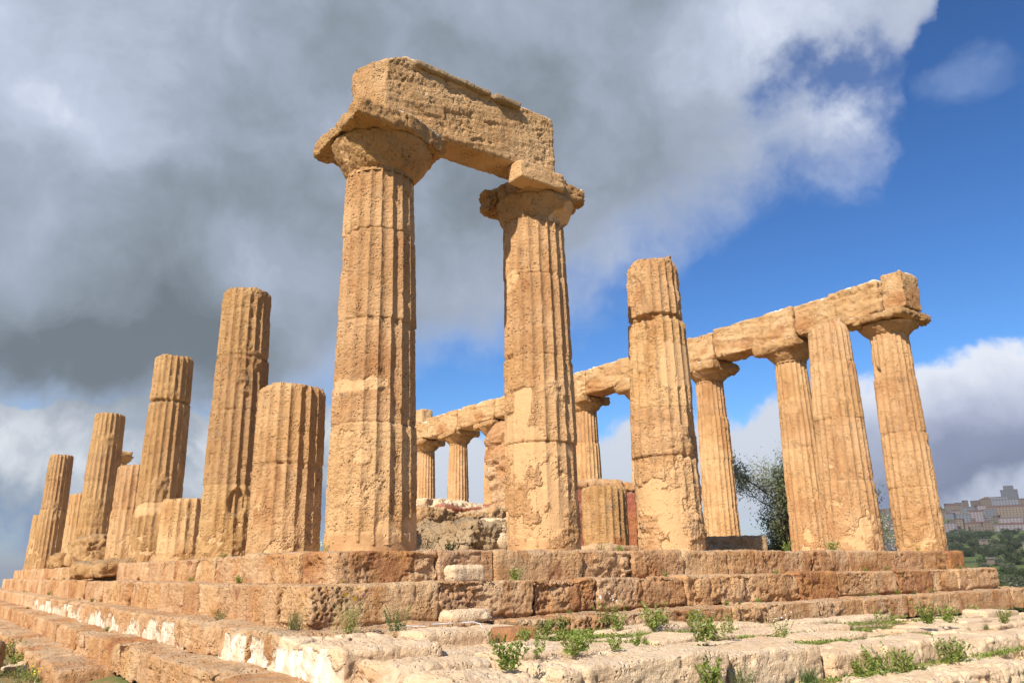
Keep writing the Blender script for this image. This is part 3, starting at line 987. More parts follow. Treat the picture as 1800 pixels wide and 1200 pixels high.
flank(12, 2.64, 'leftmost and farthest stub at the end of the left flank', 137, joints=(1.2,), mat=M_CAP)

# far flank with architrave
n_lab = {1: 'far-flank column half hidden behind the capital-less front column', 2: 'far-flank column left of the olive tree, with square capital',
         3: 'far-flank column mostly hidden behind the broken front column', 4: 'far-flank column seen through the gap right of the second tall column',
         5: 'far-flank column hidden behind the second tall front column', 6: 'far-flank column beside the tall eroded orange pier',
         7: 'far-flank column with tilted mushroom-like capital seen between the two beam columns', 8: 'far-flank column showing just right of the corner column shaft',
         9: 'far-flank column behind the corner column shaft'}
for j in range(1, 10):
    y = j * SW
    x = 5 * SF
    t = column(x, y, n_lab[j], group=GRP_N)
    dist = math.hypot(x - CAM[0], y - CAM[1])
    sd = 200 + j * 7
    shaft('shaft', t, x, y, ZS - .02, 5.52, .585, .455 if j != 7 else .44, seed=sd, nth=200, res=.035, joints=(1.45, 2.9, 4.3), mortar=.45, erode=.75 if j != 2 else .9,
          worn_base=1.2, topamp=0, phase=.07 * j, ochre=.2)
    cp = echinus(t, x, y, 5.46, 5.84, .45, .70, sd + 1, 140, 1.4 if j in (7, 8) else 1.0)
    abacus(cp, (x, y, 5.93), (1.46, 1.46, .30) if j not in (7, 8) else (1.55, 1.5, .30), sd + 3, .04, .06, r=.10, chip=.16, tilt=(0, -.12) if j == 7 else (0, 0), wob=.08, pits=.04)
# west row: one column whose capital shows between the flank columns
t = column(SF, 12 * SW, 'far back-row column whose broken capital shows beside a slender flank column', group=None)
shaft('shaft', t, SF, 12 * SW, ZS, 5.5, .58, .45, seed=301, nth=140, res=.06, joints=(1.5, 3.0, 4.3))
cp = echinus(t, SF, 12 * SW, 5.45, 5.9, .44, .74, 303, 120, 1.3)
abacus(cp, (SF - .1, 12 * SW, 6.0), (1.3, 1.3, .22), 305, .07, .06, r=.1, chip=.3)

# ------------------------------------------------------------------ architraves
def beam_attr(P, N, V, s_):
    return dict(white=sstep(N[:, 2], .4, .7) * sstep(fbm(P, 1.8, 3, s_ + 2), -.1, .08), ochre=sstep(fbm(P * np.array([1, 1, 1.6]), .9, 4, s_ + 4), .12, .42) * .7 * sstep(-(P[:, 2] - 6.9), -.3, .6))


t = thing('architrave_beam', (1.3, -.3, 6.24), 'long high stone beam bridging the two tallest front columns', 'beam')
mb = MB()
rock_box(mb, (1.27, -.30, 6.855), (3.66, .55, 1.18), .018, .05, 0, .020, 401, bottom=True, strat=.020, pits=.022, wob=.03, chip=.05,
         cuts=[(-.72, -.62, 0, 1.33), (1, 0, .95, 1.66), (1, 0, .35, 1.84), (-.75, .2, .63, 1.64), (-.5, -.5, .8, 1.14), (-.62, .05, .78, 1.46), (-.5, .0, .9, 1.17), (-.2, 0, 1, .86)],
         attr=lambda P, N, V, s_: dict(white=sstep(N[:, 2], .35, .55) * sstep(fbm(P, 2.2, 3, 9), .05, .15), ochre=sstep(-N[:, 0], .2, .7) * .25))
mb.obj('beam', M_BEAM, t)
mb = MB()
rock_box(mb, (.95, -.53, 7.385), (1.45, .26, .085), .018, .03, 0, .022, 403, bottom=True, chip=.08)
rock_box(mb, (2.02, -.54, 7.36), (.52, .28, .10), .018, .03, 0, .022, 405, bottom=True, chip=.04)
mb.obj('moulding', M_DARK, t)

joints_n = [-.16, 2.46, 5.42, 8.6, 11.6, 14.75, 17.7, 20.8, 23.6, 27.9]
b_lab = ['beam block with broken underside next to the upright corner block', 'beam block left of the mortar-filled joint, above the olive tree',
         'short-looking beam block partly hidden behind the broken front column', 'beam block hidden behind the broken front column, top curving down',
         'beam block hidden behind the second tall front column', 'beam block mostly hidden behind the second tall column',
         'pale beam block meeting the second tall column shaft, with dark vertical joint', 'beam block above the mushroom-like capital',
         'farthest beam block emerging from behind the corner column']
for i in range(9):
    ya, yb = joints_n[i], joints_n[i + 1]
    t = thing('architrave_block', (15.2, (ya + yb) / 2, 6.08), b_lab[i], 'beam', 'beam blocks along the far flank')
    mb = MB()
    rock_box(mb, (15.16, (ya + yb) / 2, 6.56), (.88, yb - ya - .03, .96 + .05 * math.sin(i * 2.1)), .035, .07, 0, .04, 420 + i * 9, (0, .012 * math.sin(i * 1.7)), .035, .03, .07,
             bottom=True, chip=.16, attr=beam_attr,
             cuts=[(-.35, 0, -1, .60)])
    mb.obj('block', M_BEAM, t)
t = thing('corner_block', (15.15, -.5, 6.1), 'squarish upright block standing over the right-hand corner capital', 'stone block')
mb = MB()
rock_box(mb, (15.18, -.53, 6.62), (.9, .60, 1.04), .03, .06, 0, .025, 460, (.0, .0), .012, .01, .03, bottom=True, chip=.12, attr=beam_attr, cuts=[(0, -.8, .7, .52)])
mb.obj('block', M_BEAM, t)
t = thing('frieze_block', (15.1, 24.6, 7.0), 'small squared block left on top of the farthest beam', 'stone block')
mb = MB()
rock_box(mb, (15.1, 24.55, 7.32), (.7, .8, .72), .05, .06, 0, .03, 470)
mb.obj('block', M_BEAM, t)

# ------------------------------------------------------------------ paved terrace before the front
def plat_z(x, y=-2.2):
    return -1.0 - .022 * max(0.0, x + .5) - .038 * max(0.0, -y - 2.2) * min(1.0, max(0.0, x / 4))


M_BED = simple('earth_bed', (.22, .14, .075), (.15, .14, .06), 5.0, .95, .8, (.11, .15, .04))
mb = MB()
xs = np.linspace(-1.6, 19, 200)
ys = np.linspace(-4.45, -1.5, 40)
Xg, Yg = np.meshgrid(xs, ys)
Xg, Yg = Xg.ravel(), Yg.ravel()
P = np.stack([Xg, Yg, -1.0 - .022 * np.maximum(0, Xg + .5) - .038 * np.maximum(0, -Yg - 2.2) * np.clip(Xg / 4, 0, 1) - .13], 1)
P[:, 2] += .03 * fbm(P, 1.5, 3, 4)
mb.add(P, grid_faces(200, 40))
tag(mb.obj('terrace_earth', M_BED), None, None, None, 'structure')

rng = random.Random(11)
terr = []
def slab(x, y, z, lx, ly, lz, seed, label, group, mat=None, rot=0.0, name='paving_slab', attr=None, r=.07, amp=.03, cat='paving slab', tilt=(0, 0), chip=.1, resf=1.5, cuts=()):
    dist = math.hypot(x - CAM[0], y - CAM[1])
    mb = MB()
    rock_box(mb, (x, y, z - lz / 2), (lx, ly, lz), min(.06, max(.014, dist / 766 * resf)), r, rot, amp, seed, tilt, .016, rng.choice([0, 0, .012]), .035, chip=chip,
             attr=attr or (lambda P, N, V, s_: dict(ochre=sstep(fbm(P, 1.4, 4, s_ + 2), .3, .6) * .18)), cuts=cuts)
    o = mb.obj(name, mat or M_PALE, loc=(x, y, z - lz))
    return tag(o, label, cat, group)


G_PAVE = 'paving slabs of the front terrace'
G_EDGE = 'edge blocks of the front terrace'
# three rows of worn slabs
for row, (yc, ly) in enumerate([(-2.25, .62), (-3.0, .72), (-3.78, .74)]):
    x = -1.15 + rng.uniform(0, .3) + (1.0 if row == 0 else 0.2)
    while x < 18:
        L = rng.uniform(.8, 1.9)
        if rng.random() < (.28 if row == 0 else .05):
            x += L * .6
            continue
        near = x < 2
        slab(x + L / 2, yc + rng.uniform(-.05, .05), plat_z(x + L / 2, yc) + rng.uniform(-.05, .03), L - rng.uniform(.05, .22), ly + rng.uniform(-.22, .0), .26, rng.randrange(9999),
             'worn pale paving slab lying between weeds on the terrace', G_PAVE, rot=rng.uniform(-.09, .09), r=.04, amp=.020, tilt=(rng.uniform(-.03, .03), rng.uniform(-.03, .03)), chip=.14)
        x += L
# long edge blocks
x = -.75
while x < 17:
    L = rng.uniform(1.1, 2.2)
    slab(x + L / 2, -4.52 + rng.uniform(-.03, .03), plat_z(x + L / 2, -4.5) + rng.uniform(-.02, .03), L - .03, .74, .42, rng.randrange(9999),
         'rounded pale edge block along the front rim of the terrace', G_EDGE, rot=rng.uniform(-.015, .015), r=.06, amp=.024, name='edge_block', cat='stone block', chip=.2)
    x += L
# lower row in front
for x, L, y in [(1.2, 1.3, -5.3), (2.75, 1.6, -5.28), (4.45, 1.7, -5.22), (5.9, 1.1, -5.2), (8.2, 1.6, -5.2), (10.1, 1.9, -5.2)]:
    slab(x, y, -1.45, L, .72, .35, rng.randrange(9999), 'low pale block half sunk below the terrace rim', 'sunken blocks below the terrace', rot=rng.uniform(-.02, .02), r=.09, amp=.035,
         name='sunken_block', cat='stone block', chip=.15)

# distinct near corner blocks
def wface(P, N, V, s_):
    w = sstep(-N[:, 0], .6, .85) * sstep(fbm(P, 1.6, 4, 5) + (-.98 - P[:, 2]) * 3.0, -.1, .0)
    return dict(white=w)


def pinkface(P, N, V, s_):
    w = sstep(-N[:, 0] - .3 * N[:, 1], .3, .9) * sstep(fbm(P, 1.8, 4, 15), -.25, .2)
    return dict(ochre=w * .45, white=w * sstep(fbm(P, 4.0, 4, 16), .0, .3) * .5)


slab(-1.32, -2.05, -.94, .97, .46, .42, 70, 'narrow limewashed block joining the corner of the third step to the terrace', None, M_PALE, 0, 'corner_block', wface, .04, .03, 'stone block', chip=.06)
slab(-1.32, -2.82, -.955, .98, 1.04, .42, 71, 'nearest corner block with white limewashed side face', None, M_PALE, 0, 'corner_block', wface, .05, .04, 'stone block', chip=.14)
slab(-1.22, -3.72, -1.03, 1.15, .74, .5, 73, 'rounded block with pinkish side face in front of the white-sided block', None, M_PALE, .02, 'corner_block', pinkface, .16, .04, 'stone block', chip=.2)
slab(-1.24, -4.50, -1.06, 1.0, .76, .5, 74, 'lichen-spotted rounded block at the near end of the terrace rim', None, M_PALE, .0, 'corner_block', None, .16, .04, 'stone block', chip=.2)
slab(-.35, -2.55, -.90, .85, .60, .22, 75, 'thick raised slab with grey left end near the corner', None, M_PALE, .03, 'raised_slab', None, .07, .02, 'paving slab')
slab(.42, -2.05, -.93, .9, .42, .15, 76, 'flat slab tucked against the foot of the front steps', None, M_PALE, 0, 'raised_slab', None, .05, .02, 'paving slab')
slab(.55, -2.60, -.93, .42, .34, .17, 77, 'small squared orange stone on the terrace', None, M_STEP, .06, 'loose_stone', lambda P, N, V, s_: dict(ochre=np.full(len(P), .8)), .03, .012, 'stone')
slab(.55, -1.62, -.77, .62, .30, .17, 78, 'pale yellowish stone lying at the foot of the second step', None, M_PALE, 0, 'loose_stone', None, .08, .02, 'stone')
slab(.92, -1.02, -.27, .50, .24, .20, 79, 'pale squared stone resting on the second step against the first', None, M_PALE, 0, 'loose_stone', None, .06, .02, 'stone')
# white plastic strips caught at the foot of the steps
M_PLAST = simple('white_plastic', (.75, .75, .75), (.65, .65, .66), 9, .5, .1)
def strip(pts, label, w=.018):
    mb = MB()
    P = [np.array(p) for p in pts]
    n = 10
    ring = np.linspace(0, 2 * PI, n, endpoint=False)
    V = []
    for i, p in enumerate(P):
        dvec = P[min(i + 1, len(P) - 1)] - P[max(i - 1, 0)]
        dvec /= np.linalg.norm(dvec)
        a = np.cross(dvec, [0, 0, 1.0])
        a /= np.linalg.norm(a) + 1e-9
        b = np.cross(a, dvec)
        V.append(p + w * (np.cos(ring)[:, None] * a + .35 * np.sin(ring)[:, None] * b))
    mb.add(np.concatenate(V), grid_faces(n, len(P), wrap=True))
    tag(mb.obj('plastic_strip', M_PLAST, loc=pts[0]), label, 'plastic strip')


strip([(-.40, -1.86, -.89), (-.33, -1.9, -.90), (-.20, -1.95, -.905)], 'short white plastic strip left of the flat white strip')
strip([(-.14, -2.0, -.885), (0.0, -2.0, -.885), (.13, -1.99, -.885)], 'flat white plastic strip lying between the other two strips')
strip([(.18, -2.1, -.88), (.32, -2.12, -.875), (.40, -2.16, -.90), (.42, -2.22, -.97), (.43, -2.24, -1.02)], 'bent white plastic strip hanging over a slab edge')

# ------------------------------------------------------------------ remains inside the temple
def rock(loc, size, seed, label, mat=M_DARK, rot=0.0, r=.25, amp=.10, strat=.05, res=None, cat='boulder', name='boulder', group=None, tilt=(0, 0), attr=None, cuts=(), pits=.06, chip=.2):
    dist = math.hypot(loc[0] - CAM[0], loc[1] - CAM[1])
    mb = MB()
    rock_box(mb, (loc[0], loc[1], loc[2] + size[2] / 2), size, res or max(.02, dist / 766 * 1.4), r, rot, amp, seed, tilt, strat, pits, .12, bottom=True, chip=chip, attr=attr, cuts=cuts)
    return tag(mb.obj(name, mat, loc=loc), label, cat, group)


rock((3.75, 3.75, -.12), (2.3, 1.3, .72), 601, 'dark cavernous lower boulder between the two beam columns', M_DARK, .1, .16, .16, .05, cuts=[(-.6, -.5, .5, .42)])
rock((4.3, 5.0, -.1), (2.6, 1.5, 1.0), 603, 'flat-topped weathered boulder stacked behind the dark cavernous one', M_BEAM, .15, .12, .12)
rock((4.95, 3.55, -.1), (.95, .7, .80), 605, 'upright grey-brown stone at the foot of the second tall column', M_PALE, .1, .1, .04)
rock((5.7, 6.5, -.1), (2.6, 1.2, 1.32), 607, 'rubble mound of pale stones behind the boulders', M_PALE, .2, .3, .14)
rock((6.0, 8.4, .90), (1.3, .8, .62), 609, 'squared pale block standing on the rubble in front of the mushroom capital', M_PALE, .35, .08, .03, cuts=[(.6, -.3, .4, .55)])
rock((6.5, 6.3, .92), (.36, .34, .34), 611, 'small purplish boulder perched beside the orange pier', M_RED, .2, .2, .06)
rock((5.3, 5.9, .90), (1.3, .4, .22), 613, 'low reddish stone along the top of the rubble', M_RED, .1, .08, .03, cat='stone', name='loose_stone')
rock((7.6, 7.6, -.1), (3.4, 1.2, 1.0), 614, 'long rubble bank of reddish stones below the squared pale block', M_STEP, .25, .3, .14)
t = thing('wall_pier', (6.75, 6.6, -.1), 'tall eroded orange wall pier standing beside the second tall column', 'wall pier')
mb = MB()
rock_box(mb, (7.02, 6.3, 1.65), (.80, .80, 3.5), .03, .10, .25, .06, 620, (0, 0), .05, .05, .14, taper=.10, cuts=[(-.7, .1, .6, 1.25)],
         attr=lambda P, N, V, s_: dict(ochre=sstep(fbm(P, .9, 4, 3), -.3, .3) * .55))
mb.obj('pier', M_STEP, t)
# low cella walls
t = thing('ruined_wall', (11.5, 8.2, -.1), 'burnt red low wall behind the short fluted drum', 'ruined wall')
mb = MB()
for i in range(4):
    rock_box(mb, (10.7 + i * 1.0, 8.3 - i * .45, .95), (1.05, .8, 2.05 - .06 * i), .05, .08, -.42, .05, 630 + i, bottom=False, strat=.03, pits=.05)
mb.obj('red_course', M_RED, t)
mb = MB()
for i in range(4):
    rock_box(mb, (10.75 + i * 1.05, 8.25 - i * .45, 2.08 + .05 * (i % 2)), (1.1, .8, .26), .05, .08, -.42, .05, 640 + i, bottom=True, strat=.03)
mb.obj('coping', M_STEP, t)
t = thing('ruined_wall', (10.6, 1.8, -.1), 'low dark wall in shadow left of the olive tree', 'ruined wall')
mb = MB()
rock_box(mb, (10.15, 2.2, .10), (2.1, .5, .46), .04, .07, -.9, .04, 650, strat=.02)
mb.obj('wall', M_DARK, t)
rock((9.0, 2.6, -.1), (.7, .6, .75), 655, 'dark pitted stone beside the low shadowed wall', M_DARK, .2, .15, .08)
t = thing('column_stub', (8.7, 4.5, -.1), 'short free-standing fluted drum with orange foot between the front columns', 'column stub')
shaft('drum', t, 8.7, 4.5, .18, 1.62, .58, .54, H=6, seed=661, nth=220, res=.028, joints=(), mortar=0.0, erode=1.1, worn_base=.7, topamp=.05, ochre=.9, mat=M_CAP, phase=.12)
mb = MB()
rock_box(mb, (8.7, 4.5, .03), (1.5, 1.4, .34), .04, .1, .1, .05, 663, strat=.03)
mb.obj('footing', M_STEP, t)
# boulders on the left flank
rock((-.55, 17.2, -.42), (1.0, 1.5, 1.25), 671, 'rough upright reddish-grey boulder leaning at the flank edge', M_CAP, .1, .2, .09, tilt=(.12, 0), cuts=[(-.75, 0, -.6, .42)])
rock((-.45, 24.5, -.12), (.8, 2.0, .62), 673, 'low split boulder left of the upright boulder', M_CAP, .1, .2, .09)
rock((-.35, 21.8, .0), (.6, 1.3, .9), 675, 'rounded stone stacked behind the low split boulder', M_CAP, .1, .2, .09)
rock((-.95, 13.5, -.35), (.8, 3.1, .36), 677, 'slab slipping over the edge of the top step', M_CAP, .06, .1, .06, cat='stone block', name='slipped_slab', tilt=(.10, 0))

# ------------------------------------------------------------------ plants
def leaf(mb, base, dirv, L, w, nrm_seed, bend=.25):
    dirv = dirv / (np.linalg.norm(dirv) + 1e-9)
    side = np.cross(dirv, nrm_seed)
    side /= np.linalg.norm(side) + 1e-9
    upv = np.cross(side, dirv)
    mid = base + dirv * L * .6
    tip = base + dirv * L - np.array([0, 0, bend * L])
    V = [base, mid + side * w - upv * w * .3, tip, mid - side * w - upv * w * .3]
    return V


def leaf_mesh(leaves):
    V = np.array([v for lf in leaves for v in lf])
    n = len(leaves)
    F = np.arange(n * 4).reshape(n, 4)
    return V, F


def leafy_weed(seed, stems=16, h=.34, spread=.5, L=.075, w=.013, n=20, upright=.8):
    g = np.random.RandomState(seed)
    lv = []
    for _ in range(stems):
        az_ = g.uniform(0, 2 * PI)
        lean = g.uniform(.05, spread)
        hh = h * g.uniform(.55, 1.0)
        d0 = np.array([math.cos(az_) * lean, math.sin(az_) * lean, 1.0])
        b0 = np.array([math.cos(az_), math.sin(az_), 0]) * g.uniform(0, .3 * h)
        for k in range(n):
            t_ = (k + g.uniform(0, 1)) / n
            p_ = b0 + d0 * hh * t_ + np.array([math.cos(az_), math.sin(az_), 0]) * .12 * hh * t_ * t_
            a2 = g.uniform(0, 2 * PI)
            dv = np.array([math.cos(a2), math.sin(a2), g.uniform(.3, 1.3) * upright + t_ * .6])
            lv.append(leaf(mb, p_, dv, L * g.uniform(.6, 1.15) * (1 - .3 * t_), w * g.uniform(.7, 1.2), g.normal(size=3), .1))
    return leaf_mesh(lv)


def blades(seed, n=70, h=.3, spread=.5, w=.004):
    g = np.random.RandomState(seed)
    Vs, Fs = [], []
    for i in range(n):
        az_ = g.uniform(0, 2 * PI)
        le = g.uniform(.1, spread)
        hh = h * g.uniform(.4, 1.0)
        b0 = np.array([g.normal() * .12 * h, g.normal() * .12 * h, 0])
        side = np.array([-math.sin(az_), math.cos(az_), 0]) * w
        pts = [b0 + np.array([math.cos(az_) * le * hh * t_ * t_, math.sin(az_) * le * hh * t_ * t_, hh * (t_ - .15 * le * t_ * t_)]) for t_ in (0, .4, .75, 1)]
        V = []
        for q, p_ in enumerate(pts):
            ww = side * (1 - q * .28)
            V += [p_ - ww, p_ + ww]
        Vs.append(np.array(V))
        Fs.append(np.array([[0, 1, 3, 2], [2, 3, 5, 4], [4, 5, 7, 6]]) + i * 8)
    return np.concatenate(Vs), np.concatenate(Fs)


def flowers(seed, pts, size, petals=8, disc=True):
    g = np.random.RandomState(seed)
    lv = []
    for p_ in pts:
        n_ = np.array([g.normal() * .4 - .4, g.normal() * .4 - .6, 1.0])
        n_ /= np.linalg.norm(n_)
        a = np.cross(n_, [1, 0, 0])
        a /= np.linalg.norm(a)
        b = np.cross(n_, a)
        for k in range(petals):
            th_ = 2 * PI * k / petals
            dv = a * math.cos(th_) + b * math.sin(th_)
            lv.append(leaf(None, np.array(p_), dv, size, size * .28, n_, 0))
    return leaf_mesh(lv)


def proto(name, parts, cat):
    e = bpy.data.objects.new(name, None)
    COL.objects.link(e)
    e['_o'] = [0.0, 0.0, 0.0]
    tag(e, 'plant', cat)
    for pn, (V, F), mat in parts:
        if pn == 'flowers':
            n_ = 36 if mat is M_YEL else 24
            for q in range(0, len(V), n_):
                mb = MB()
                mb.add(V[q:q + n_], np.arange(n_).reshape(-1, 4))
                mb.obj('flower', mat, e, smooth=False)
            continue
        mb = MB()
        mb.add(V, F)
        mb.obj(pn, mat, e, smooth=False)
    return e


g = np.random.RandomState(3)
P_WEED = proto('leafy_weed', [('foliage', leafy_weed(1), M_WEED)], 'weed')
P_WEED_B = proto('leafy_weed', [('foliage', leafy_weed(2, 11, .30, .7, .085, .016, 14), M_WEED)], 'weed')
P_UP = proto('leafy_weed', [('foliage', leafy_weed(5, 7, .38, .25, .07, .013, 22), M_WEED)], 'weed')
fp = [(g.uniform(-.16, .16), g.uniform(-.16, .16), g.uniform(.22, .34)) for _ in range(12)]
P_WHITE = proto('white_flowered_weed', [('foliage', leafy_weed(7, 14, .26, .8, .05, .009, 14), M_WEED), ('flowers', flowers(2, fp, .014, 6), M_WPET)], 'flowering weed')
fy = [(g.uniform(-.2, .2), g.uniform(-.2, .2), g.uniform(.30, .62)) for _ in range(11)]
VY, FY = leafy_weed(9, 14, .40, .45, .05, .006, 26)
P_YELL = proto('yellow_daisy_plant', [('foliage', (VY, FY), M_WEED), ('flowers', flowers(4, fy, .026, 9), M_YEL),
                                     ('stems', (lambda q: q)(blades(12, 16, .55, .35, .003)), M_WEED)], 'flowering weed')
P_DARK = proto('feathery_weed', [('foliage', leafy_weed(11, 22, .27, .6, .03, .0045, 34), M_WEED2)], 'weed')
P_GRASS = proto('grass_tuft', [('blades', blades(13, 90, .26, .7), M_STRAW)], 'grass tuft')
P_GREENG = proto('grass_tuft', [('blades', blades(14, 110, .24, 1.0), M_WEED2)], 'grass tuft')

rng = random.Random(21)
used = set()


def plant(pr, x, y, z, sc, label, group=None):
    sc = sc * (.85 if z > -1.3 else .95)
    if id(pr) in used:
        o = dup(pr, (x, y, z), rng.uniform(0, 6.28), sc, label, group)
    else:
        used.add(id(pr))
        o = pr
        o.location = (x, y, z)
        o.rotation_euler = (0, 0, rng.uniform(0, 6.28))
        o.scale = (sc,) * 3
        o['label'] = label
        if group:
            o['group'] = group
    return o


plant(P_WEED, -1.02, -4.62, -1.06, 1.0, 'largest leafy weed, growing on the terrace rim right of the near corner blocks')
plant(P_YELL, -1.06, -1.85, -.93, 1.0, 'yellow daisy plant growing at the corner of the front steps')
plant(P_DARK, -.60, -2.05, -.93, 1.25, 'dark feathery weed at the foot of the steps right of the yellow daisies')
plant(P_DARK, -1.50, 1.15, -.93, .8, 'small dark weed on the flank step below the wide stub')
plant(P_GRASS, -1.42, -1.25, -.93, 1.2, 'dry grass tuft left of the yellow daisy plant')
plant(P_WEED_B, 1.72, -1.05, -.48, .85, 'leafy weed growing on the second step at the block joint')
plant(P_WHITE, 2.60, -1.95, -1.02, 1.5, 'white-flowered weed against the hollow in the second step')
plant(P_UP, -.52, -4.35, -1.0, .75, 'upright narrow weed right of the largest leafy weed')
plant(P_WEED_B, -.25, -4.45, -1.02, .85, 'spreading weed right of the narrow upright one')
plant(P_WEED, .02, -4.3, -1.02, .7, 'bushy weed, third along the rim from the largest leafy weed')
plant(P_WEED_B, .36, -4.4, -1.03, .6, 'small weed midway along the terrace rim')
plant(P_WEED, .80, -4.2, -1.03, .5, 'little weed just right of the midway rim weed')
plant(P_WEED, 2.70, -2.60, -1.07, 1.15, 'big bright weed at the foot of the steps below the middle blocks')
plant(P_WEED_B, 3.05, -2.50, -1.08, 1.0, 'broad weed right beside the big bright one')
plant(P_WEED_B, 2.25, -2.45, -1.06, .9, 'broad weed left beside the big bright one')
plant(P_WEED, 3.85, -2.3, -1.1, .8, 'weed right of the big bright clump, nearer the third step')
plant(P_WHITE, 2.75, -3.45, -1.08, 1.0, 'white-flowered weed in the middle of the terrace')
plant(P_UP, 3.02, -3.55, -1.08, .8, 'upright weed beside the white-flowered one on the terrace')
plant(P_WEED_B, 1.75, -4.25, -1.05, 1.2, 'dense weed on the rim in front of the white-flowered one')
plant(P_UP, 1.95, -4.25, -1.05, .8, 'narrow upright weed right of the dense rim weed')
plant(P_WHITE, 3.0, -4.3, -1.08, .95, 'white-dotted low weed on the rim near the centre right')
plant(P_UP, 5.35, -4.2, -1.13, .9, 'tall narrow weed on the rim toward the right')
plant(P_WEED, 7.1, -3.9, -1.16, 1.1, 'wide weed against the third step toward the right')
plant(P_WEED_B, 7.6, -3.95, -1.17, 1.1, 'second wide weed just right of the first near the third step')
plant(P_WEED, 8.1, -4.5, -1.18, .8, 'weed near the right edge of the picture on the terrace')
plant(P_WEED_B, 12.5, -2.2, -1.35, .9, 'weed at the foot of the third step at far right')
plant(P_WEED_B, 1.45, -2.35, -1.04, .8, 'weed behind the small orange stone')
plant(P_WEED, .85, -2.75, -1.03, .7, 'low weed right of the small orange stone')
plant(P_WEED_B, .15, -3.35, -1.0, .6, 'low weed between two slabs behind the largest weed')
plant(P_UP, 3.62, -4.98, -1.45, .9, 'tall narrow weed in front of the rim, centre right')
plant(P_UP, 3.75, -5.0, -1.45, .8, 'second tall narrow weed in front of the rim, centre right')
plant(P_WEED, 3.3, -4.98, -1.45, .7, 'low dark-green weed left of the two tall narrow ones')
plant(P_WEED_B, 4.1, -5.0, -1.45, .9, 'spreading weed right of the two tall narrow ones')
plant(P_UP, 5.15, -5.0, -1.45, .9, 'tall weed in front of the rim farther right')
plant(P_WEED_B, 5.4, -5.0, -1.45, 1.0, 'spreading weed beside the tall one farther right')
plant(P_GREENG, 2.35, -5.0, -1.45, 1.0, 'grey-green grass tuft in front of the rim')
plant(P_DARK, 1.35, -4.98, -1.38, .9, 'feathery dark weed at the lower edge of the picture')
plant(P_WEED_B, .95, -4.98, -1.35, 1.1, 'broad weed at the lower edge left of the feathery one')
plant(P_WEED, -2.95, 9.3, -1.95, 1.4, 'round shrub on the ground below the left steps')
plant(P_WEED_B, -3.0, 7.9, -1.95, 1.2, 'smaller round shrub nearer the camera below the left steps')
plant(P_UP, -3.15, 5.9, -1.95, .8, 'upright weed at the bottom edge below the left steps')
plant(P_UP, -3.1, 5.5, -1.95, .8, 'second upright weed at the bottom edge below the left steps')
plant(P_YELL, -3.05, 5.1, -1.95, .5, 'yellow-flowered weed at the bottom edge below the left steps')
plant(P_YELL, -.62, -.05, -.1, .42, 'small yellow-flowered weed between the corner column and the wide stub')
plant(P_WEED, -.6, 4.2, -.1, .45, 'small weed at the foot of the tallest flank column')
plant(P_DARK, 1.05, .15, -.08, 1.1, 'dark weed just right of the corner column foot')
plant(P_WEED, 1.9, .9, -.08, .8, 'low bright weed before the cavernous boulder')
plant(P_DARK, 4.15, -.2, -.08, .8, 'dark weed right of the second tall column foot')
plant(P_WEED_B, 4.5, -.3, -.08, .55, 'bright weed at the foot of the short fluted drum')
plant(P_WEED, 9.8, .2, -.08, .9, 'bright weed before the low shadowed wall')
plant(P_WEED_B, 11.1, -.1, -.08, 1.1, 'weed beside the foot of the half-hidden far-flank column')
plant(P_YELL, 14.3, -.35, -.08, .55, 'small yellow-flowered weed at the right-hand corner column')
for i in range(22):           # dry and green grass between the slabs
    x = rng.uniform(-.6, 9)
    y = rng.choice([-2.62, -3.38, -4.16, -4.93])
    plant(rng.choice([P_GRASS, P_GREENG, P_GRASS]), x, y, (plat_z(x, y) - .05) if y > -4.5 else -1.45, rng.uniform(.3, .65), 'small grass tuft in a gap between the terrace slabs', 'grass tufts between the terrace slabs')
for i in range(26):           # tiny tufts in the step joints
    x = rng.uniform(1.5, 15)
    k = rng.choice([0, 1, 1])
    yy, zz = [(-.95, -.47), (-1.38, -.925)][k]
    plant(rng.choice([P_WEED, P_WEED_B, P_GREENG]), x, yy - .03, zz, rng.uniform(.22, .42), 'tiny tuft rooted in a joint of the front steps', 'tiny tufts in the front step joints')
for i in range(16):
    y = rng.uniform(2, 30)
    k = rng.choice([0, 1, 2])
    xx, zz = [(-.95, -.47), (-1.38, -.925), (-1.9, -1.28)][k]
    plant(rng.choice([P_WEED, P_GREENG]), xx - .03, y, zz, rng.uniform(.3, .6), 'tiny tuft rooted in a joint of the flank steps', 'tiny tufts in the flank step joints')

# ground cover between slabs and grass on the left: uncountable
gr = np.random.RandomState(8)
lv = []
for i in range(4200):
    x = gr.uniform(-.9, 12) if i < 3000 else gr.uniform(.8, 4.6)
    y = gr.choice([-1.95, -2.62, -3.38, -4.16, -4.98]) + gr.normal() * .05
    if fbm(np.array([[x, y, 0.0]]), .8, 2, 3)[0] < .0 and y > -4.5:
        continue
    z = plat_z(x, y) - .07 if y > -4.5 else -1.47
    for _ in range(5):
        p_ = np.array([x + gr.normal() * .04, y + gr.normal() * .03, z + gr.uniform(0, .04)])
        a = gr.uniform(0, 6.28)
        lv.append(leaf(None, p_, np.array([math.cos(a), math.sin(a), gr.uniform(.3, 1.8)]), gr.uniform(.03, .075), .009, gr.normal(size=3)))
V, F = leaf_mesh(lv)
mb = MB()
mb.add(V, F)
tag(mb.obj('ground_cover', M_WEED, smooth=False), 'low green growth filling the gaps between terrace slabs', 'ground cover', None, 'stuff')
Vs, Fs, off = [], [], 0
